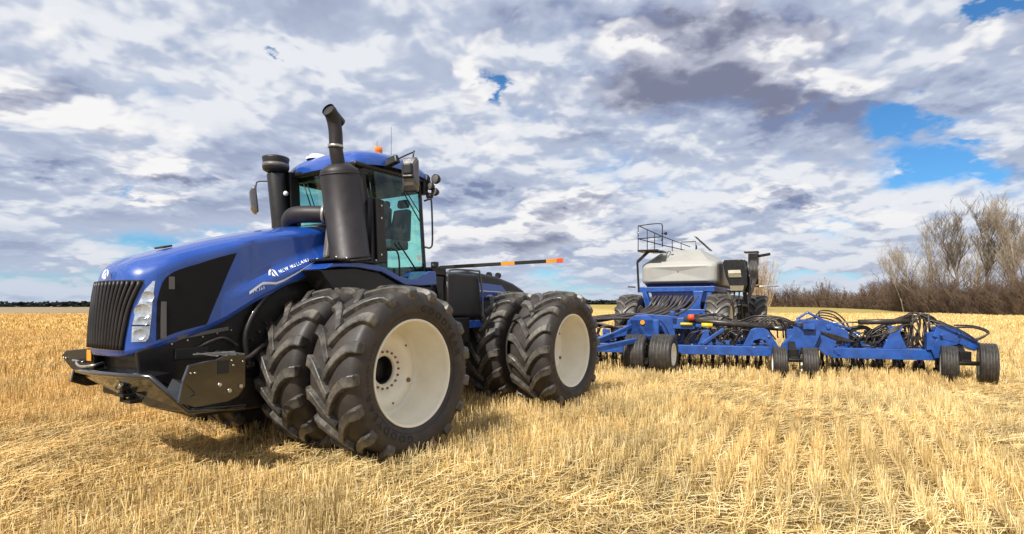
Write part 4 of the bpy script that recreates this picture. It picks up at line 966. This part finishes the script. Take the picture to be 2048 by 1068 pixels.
g = G(); g.cyl((-1.14, -.31, 1.28), (-1.14, -.34, 1.28), .06, n=14); g.build('reflector', amber, sdr)

# ================================================================== AIR CART
CU = Vector((.883, -.469, 0))
ct = empty('air_cart', (5.87, 20.75, 0), atan2(-.469, .883))
tag(ct, 'beige seed tank cart on blue frame behind the seeding toolbar', 'seed cart')
# local: x to the right, y backwards
g = G()
def ring(y, w_, z0, z1, z2, wt): return [(-w_, y, z0), (-w_, y, z1), (-wt, y, z2), (wt, y, z2), (w_, y, z1), (w_, y, z0), (w_*.9, y, z0-.03), (-w_*.9, y, z0-.03), (-w_, y, z0)]
rg_ = ring
g.grid([ring(.55, .02, 2.95, 2.96, 2.97, .01), ring(.50, 1.22, 2.62, 3.12, 3.15, 1.1), ring(.62, 1.36, 2.56, 3.26, 3.34, 1.05), ring(1.25, 1.40, 2.52, 3.32, 3.80, .66), ring(1.6, 1.40, 2.5, 3.34, 3.84, .62), ring(5.4, 1.40, 2.5, 3.34, 3.84, .62), ring(6.0, 1.36, 2.56, 3.26, 3.5, .9), ring(6.1, 1.2, 2.7, 3.1, 3.2, .9), ring(6.1, .02, 2.95, 2.96, 2.97, .01)], smooth=False)
g.build('tank', tankm, ct, bevel=.16, seg=5)
g = G()
g.box((0, 3.2, 2.46), (2.3, 5.0, .22), taper=(1.12, 1.04))
for yy in (1.6, 3.3, 5.0):
    g.box((0, yy, 2.05), (1.9, 1.4, .7), taper=(1.2, 1.1)); g.box((0, yy, 1.55), (1.0, .5, .5))
g.build('hopper', mat('dark_blue_hopper', (.012, .02, .09), .5), ct, bevel=.03)
g = G()
for sx_ in (-1.25, 1.25):
    g.box((sx_, 3.0, 2.30), (.16, 5.6, .20)); g.beam((sx_*.95, .35, 2.3), (sx_*.8, .3, 1.3), .2, .16); g.beam((sx_*.8, 5.0, 2.3), (sx_*.8, 5.0, 1.1), .16)
g.box((0, .30, 2.30), (2.7, .18, .18)); g.box((0.3, .2, 1.42), (1.9, .22, .30)); g.box((0, 3, 1.35), (.5, 5.6, .22))
g.prism([(.62, 2.22), (.98, 2.22), (.86, 1.7), (.92, 1.38), (.1, 1.38), (.0, 1.55), (.5, 1.62), (.66, 1.85)], .12, .22)
g.beam((-1.15, .25, 2.25), (-.9, .2, 1.5), .18, .16); g.beam((0, 0, 1.35), (0, -3.2, .9), .22, .22); g.beam((-.9, 0, 1.4), (0, -3.2, .9), .14); g.beam((.9, 0, 1.4), (0, -3.2, .9), .14)
g.cyl((-1.9, .0, 1.05), (1.9, .0, 1.05), .10); g.cyl((-2.4, 3.83, 1.05), (2.4, 3.83, 1.05), .10)
g.build('cart_frame', blue2, ct, bevel=.015)
for k in range(8):
    g = G(); g.curve([(-.75+.14*k, .28, 2.05), (-.85+.15*k, .1, 1.85), (-1.0+.15*k, -.1, 1.6), (-1.4+.13*k, -.8, 1.35), (-2.2+.1*k, -2.2, 1.3)], .05, 8, 6); g.build('hose', hose2, ct)
# wheels copied from the tractor's, scaled
def cartwheel(x_, y_, s=1.04):
    c = copy_part(wheel, ct, (x_, y_, 1.05), scale=(s, s, s)); c.rotation_euler = (0, 0, -pi/2 + radians(rr_.uniform(-3, 3))); return c
for (x_, y_) in ((-1.58, 0), (1.56, 0), (-2.35, 3.83), (-1.5, 3.83), (1.5, 3.83), (2.38, 3.83)): cartwheel(x_, y_)
# platform, rails, ladder
g = G(); g.box((-1.05, .6, 3.76), (.75, .8, .07)); g.box((-.75, .6, 3.72), (.5, .6, .06)); g.beam((-1.42, .4, 2.2), (-1.48, .4, 3.35), .07); g.beam((-1.48, .4, 3.35), (-1.05, .4, 3.74), .10); g.beam((-1.55, .4, 2.4), (-1.85, .4, 2.42), .05)
g.build('platform', bmetal, ct, bevel=.01)
g = G()
def rl(*p): g.tube(p, .018, 6)
rl((-1.42, .3, 3.78), (-1.42, .3, 4.72)); g.curve([(-1.42, .3, 4.70), (-1.0, .3, 4.74), (-.62, .3, 4.74), (-.52, .3, 4.66), (-.52, .3, 4.2), (-.56, .3, 4.1)], .018, 6, 4)
rl((-1.42, .3, 4.22), (-.56, .3, 4.25)); rl((-1.42, .3, 4.72), (-.60, .6, 4.30), (.05, 2.6, 4.05)); rl((-1.42, .3, 4.22), (-.6, .8, 3.98), (.0, 2.6, 3.88)); rl((-1.10, .4, 3.78), (-1.10, .4, 4.56)); rl((-.85, .5, 3.78), (-.85, .5, 4.42)); rl((-.58, .6, 3.9), (-.58, .6, 4.72)); rl((-.35, 1.2, 3.8), (-.35, 1.2, 4.22)); rl((-.1, 1.6, 3.8), (-.1, 1.6, 4.15), (.45, 1.6, 4.15), (.45, 1.6, 3.84)); rl((.40, 1.6, 4.35), (.95, 1.8, 3.78)); rl((.45, 1.7, 4.33), (1.0, 1.9, 3.78)); rl((.48, 1.6, 3.85), (.48, 1.6, 4.0))
g.build('handrail', bmetal, ct)
g = G(); g.ball((-.40, .35, 4.37), .06, 8); g.cyl((-.55, .3, 4.37), (-.4, .35, 4.37), .015, n=6); g.build('lamp', bmetal, ct)
# conveyor hopper folded at the right side
g = G()
g.prism([(1.52, 3.28), (1.60, 3.36), (2.12, 3.34), (2.24, 3.24), (2.34, 2.45), (2.24, 2.22), (1.85, 2.2), (1.62, 2.75)], .9, 1.0); 
g.prism([(1.52, 3.28), (1.60, 3.36), (2.12, 3.34), (2.24, 3.24), (2.34, 2.45), (2.24, 2.22), (1.85, 2.2), (1.62, 2.75)], 2.0, 2.1)
g.box((1.86, 1.5, 3.34), (.6, 1.2, .05)); g.box((2.22, 1.5, 2.9), (.06, 1.1, .9)); g.box((1.9, 1.5, 2.25), (.5, 1.1, .08))
for k in range(4): g.beam((1.62+.15*k, 1.0, 2.2), (1.5+.2*k, .6, 1.8), .05)
g.beam((2.3, 1.6, 2.2), (2.45, 2.4, 3.4), .10); g.beam((2.2, 1.5, 2.2), (2.3, 1.5, 1.3), .14); g.box((2.42, 2.4, 3.45), (.34, .5, .45)); g.box((2.35, 2.4, 3.72), (.5, .5, .06)); g.beam((2.5, 2.4, 3.55), (3.0, 2.3, 3.62), .10); g.beam((2.5, 2.2, 3.3), (2.55, 2.2, 2.5), .12); g.beam((2.0, 2.2, 2.42), (3.3, 2.2, 2.42), .035)
cv = g.build('conveyor', bmetal, ct, bevel=.015)
g = G(); g.prism([(1.70, 2.98), (2.12, 2.98), (2.14, 2.86), (1.72, 2.86)], .86, .90); g.build('light_strip', mat('pale_canvas', (.55, .50, .38), .7), cv)
g = G(); g.prism([(1.70, 2.84), (2.14, 2.84), (2.16, 2.72), (1.74, 2.72)], .86, .90); g.prism([(1.78, 2.42), (2.24, 2.42), (2.22, 2.24), (1.8, 2.24)], .80, .88); g.build('canvas_flap', mat('olive_canvas', (.22, .19, .12), .8), cv)
for k in range(7):
    g = G(); g.curve([(2.35+.03*k, 2.1, 3.4), (2.30+.05*k, 1.9, 3.0), (2.42+.02*k, 1.9, 2.6), (2.3, 1.7, 2.1-.05*k), (2.0+.05*k, 1.2, 1.7)], .03, 6, 5); g.build('hose', hosem, ct)

# ================================================================== TREES
def grow_tree(seed, H, spread=.55, levels=5, r0=.16, kids=(7, 6, 5, 5), upright=.5, crown0=.25):
    rd = random.Random(seed); segs = []
    def rec(p, d, L, r, lv):
        n = 4 if lv < 2 else 3; q = p; dd = d.copy(); pts = [(q.copy(), r)]
        for i in range(n):
            dd = (dd+Vector((rd.gauss(0, .12), rd.gauss(0, .12), rd.gauss(0, .06)+.05*upright))).normalized()
            q = q+dd*L/n; pts.append((q.copy(), r*(1-.72*(i+1)/n)))
        for i in range(n): segs.append((pts[i][0], pts[i+1][0], pts[i][1], pts[i+1][1]))
        if lv >= levels-1: return
        for k in range(kids[min(lv, len(kids)-1)]):
            f = rd.uniform(crown0 if lv == 0 else .2, 1.); i = min(n-1, int(f*n)); a = f*n-i
            b_ = pts[i][0].lerp(pts[i+1][0], a); rad_ = pts[i][1]*(1-a)+pts[i+1][1]*a
            az = rd.uniform(0, 2*pi); side_ = Vector((cos(az), sin(az), rd.uniform(-.1, .5)))
            nd = (dd*(1-spread)+side_*spread+Vector((0, 0, upright*.4))).normalized()
            rec(b_, nd, L*rd.uniform(.34, .62)*(1.15-.45*f if lv == 0 else 1.), rad_*.62, lv+1)
    rec(Vector((0, 0, -.2)), Vector((rd.gauss(0, .04), rd.gauss(0, .04), 1)).normalized(), H*.85, r0, 0)
    return segs
def seg_mesh(name, segs, m, n=3, rmin=.008):
    N = len(segs); A_ = np.array([s[0] for s in segs]); B_ = np.array([s[1] for s in segs]); ra = np.maximum([s[2] for s in segs], rmin); rb = np.maximum([s[3] for s in segs], rmin)
    D_ = B_-A_; D_ /= np.maximum(np.linalg.norm(D_, axis=1, keepdims=True), 1e-6)
    ref = np.where(np.abs(D_[:, 2:3]) > .9, np.array([[1., 0, 0]]), np.array([[0, 0, 1.]])); U = np.cross(D_, ref); U /= np.linalg.norm(U, axis=1, keepdims=True); V_ = np.cross(D_, U)
    vs = []
    for (C_, r) in ((A_, ra), (B_, rb)):
        for k in range(n): vs.append(C_+r[:, None]*(cos(2*pi*k/n)*U+sin(2*pi*k/n)*V_))
    VV = np.stack(vs, 1).reshape(-1, 3); base = np.arange(N)*2*n
    idx = np.concatenate([np.stack([base+k, base+(k+1) % n, base+n+(k+1) % n, base+n+k], 1)[:, None, :] for k in range(n)], 1).reshape(-1)
    me = bpy.data.meshes.new(name); me.vertices.add(len(VV)); me.loops.add(len(idx)); me.polygons.add(N*n)
    me.vertices.foreach_set('co', VV.astype(np.float32).ravel()); me.loops.foreach_set('vertex_index', idx.astype(np.int32)); me.polygons.foreach_set('loop_start', np.arange(0, len(idx), 4, dtype=np.int32))
    me.update(calc_edges=True); me.materials.append(m); return me
def px(pxl, Z): return (pxl-1024)/1150*Z
def split_tree(name, seed, H, mt, **k):
    sg = grow_tree(seed, H, **k); tr_, cr_ = sg[:4], sg[4:]; 
    return seg_mesh('trunk', tr_, mt, 6), seg_mesh('crown', cr_, mt, 3, rmin=k.get('r0', .16)*.045)
protos = [split_tree('bare_tree', 1, 15.5, barkm, r0=.24, kids=(14, 8, 5, 4), spread=.46, upright=1.1, crown0=.12), split_tree('bare_tree', 2, 14.5, barkd, r0=.31, kids=(12, 8, 5, 4), spread=.50, upright=1., crown0=.2), split_tree('bare_tree', 3, 13, barkm, r0=.17, kids=(14, 8, 4, 4), spread=.45, upright=.9, crown0=.1)]
def place_tree(proto, x_, y_, sc, rz, label):
    e = empty('bare_tree', (x_, y_, float(ground_z(np.array(x_), np.array(y_)))), rz); e.scale = (sc, sc, sc); tag(e, label, 'tree', 'bare trees at the right edge of the field')
    for me_, nm in zip(protos[proto], ('trunk', 'crown')):
        o = bpy.data.objects.new(nm, me_); COL.objects.link(o); o.parent = e
    return e
T_ = [ # px x, distance, scale, proto, label
 (1808, 122, 1.02, 2, 'pale slender bare tree, leftmost of the tall trees by the thicket'),
 (1834, 118, 1.08, 2, 'pale twiggy bare tree just right of the leftmost tall tree'),
 (1868, 112, 1.06, 0, 'bare tree of middling height between the pale trees and the dark forked one'),
 (1918, 100, 1.16, 1, 'dark forked bare tree, tallest of the first dark pair'),
 (1897, 112, 1.2, 2, 'faint slender bare tree standing behind the dark forked tree'),
 (1968, 96, 1.14, 1, 'dark broad bare tree right of the forked one, with heavy low limbs'),
 (1948, 108, 1.18, 0, 'tall pale bare tree seen between the two dark trees'),
 (2004, 102, 1.15, 2, 'slender pale bare tree right of the two dark trees'),
 (2042, 90, 1.12, 0, 'tall bare tree cut by the right edge of the picture'),
 (2025, 104, 1.15, 1, 'dark bare tree just left of the one at the right edge')]
for k, (p_, Z_, s_, pr, lb) in enumerate(T_): place_tree(pr, px(p_, Z_), Z_, s_*.90, k*1.3, lb)
# the fan-shaped pale willow clump behind the cart
sgs = []
rd = random.Random(9)
for k in range(80):
    a = rd.uniform(0, 2*pi); d = rd.uniform(0, .5); p = Vector((rd.gauss(0, 1.0), rd.gauss(0, 1.0), 0)); L = rd.uniform(8, 14)
    dirv = Vector((cos(a)*.36*rd.random()+p.x*.10, sin(a)*.3*rd.random(), 1)).normalized(); q = p
    for i in range(6):
        nq = q+dirv*L/6; sgs.append((q.copy(), nq.copy(), .10*(1-i/6.5), .10*(1-(i+1)/6.5)))
        for j in range(5):
            az = rd.uniform(0, 2*pi); td = (dirv+Vector((cos(az), sin(az), .3))*.5).normalized(); b_ = q.lerp(nq, rd.random()); sgs.append((b_, b_+td*rd.uniform(.8, 2.2), .035, .015))
        q = nq; dirv = (dirv+Vector((rd.gauss(0, .05), rd.gauss(0, .05), .05))).normalized()
wx, wy = px(1517, 165), 165.
wme = seg_mesh('willow_tree', sgs, mat('pale_willow_bark', (.50, .36, .22), .9, var=.2, nscale=1), 3)
wo = bpy.data.objects.new('willow_tree', wme); COL.objects.link(wo); wo.location = (wx, wy, float(ground_z(np.array(wx), np.array(wy)))); wo.scale = (.88, .88, 1.12)
tag(wo, 'pale fan shaped leafless willow behind the seed cart', 'tree')
# thicket: many thin stems with twigs along the field edge
sgs = []; rd = random.Random(21)
line = [(1500, 300, 11), (1560, 290, 13), (1600, 280, 15.5), (1640, 250, 13.5), (1700, 200, 9.5), (1760, 160, 8.6), (1800, 125, 8.4), (1860, 104, 7.4), (1930, 92, 6.4), (2000, 84, 6.2), (2060, 80, 6.0), (2300, 78, 6.)]
for k in range(3400):
    f = rd.random(); f = f**.85; p_ = 1500+(2260-1500)*f; Z_ = lerpl(p_, [(a, b) for a, b, c in line]); Hh = lerpl(p_, [(a, c) for a, b, c in line])
    Hh *= .50+.62*float(vnoise(np.array([p_/17.]), np.array([3.3]), 4)[0])+.1*rd.gauss(0, 1)*.6
    Z_ += rd.uniform(0, 7)
    x_ = px(p_, Z_); z0 = float(ground_z(np.array(x_), np.array(Z_))); q = Vector((x_, Z_, z0-.1)); dirv = Vector((rd.gauss(0, .2), rd.gauss(0, .2), 1)).normalized(); L = max(1.5, Hh*rd.uniform(.4, 1.)); L *= rd.uniform(1.4, 2.1) if (p_ > 1780 and rd.random() < .13) else 1.
    th = .022*Z_/100+.012
    for i in range(4):
        nq = q+dirv*L/4; sgs.append((q.copy(), nq.copy(), th*(1.3-i*.25), th*(1.05-i*.25)))
        for j in range(7):
            az = rd.uniform(0, 2*pi); td = (dirv*.7+Vector((cos(az), sin(az), .15))*.7).normalized(); b_ = q.lerp(nq, rd.random()); sgs.append((b_, b_+td*rd.uniform(.4, 1.5), th*.7, th*.4))
        q = nq; dirv = (dirv+Vector((rd.gauss(0, .15), rd.gauss(0, .15), .1))).normalized()
tme = seg_mesh('thicket', sgs, thickm, 3); to = bpy.data.objects.new('thicket', tme); COL.objects.link(to); tag(to, 'brown leafless thicket of bushes along the right edge of the field', 'bushes', kind='stuff')
# far dark tree line on the left horizon
rs2 = np.random.RandomState(8); V_ = []; F_ = []
for k in range(5200):
    a = rs2.uniform(-1.05, .62); Z_ = rs2.uniform(860, 930); x_ = a*Z_; z0 = float(ground_z(np.array(x_), np.array(Z_)))
    hh = 5.6+2.2*float(vnoise(np.array([a*26]), np.array([1.]), 6)[0]); zz_ = z0+rs2.uniform(0, hh); s_ = rs2.uniform(1.2, 3.2); o_ = len(V_)
    dv = rs2.normal(0, 1, (4, 3))*np.array([s_*1.6, s_, s_*.6]); V_ += (dv+np.array([x_, Z_, zz_])).tolist(); F_ += [(o_, o_+1, o_+2), (o_, o_+2, o_+3), (o_+1, o_+2, o_+3)]
me = bpy.data.meshes.new('tree_line'); me.from_pydata(V_, [], F_); me.materials.append(farm); fo = bpy.data.objects.new('tree_line', me); COL.objects.link(fo)
tag(fo, 'thin dark line of distant woods along the left horizon', 'woods', kind='stuff')
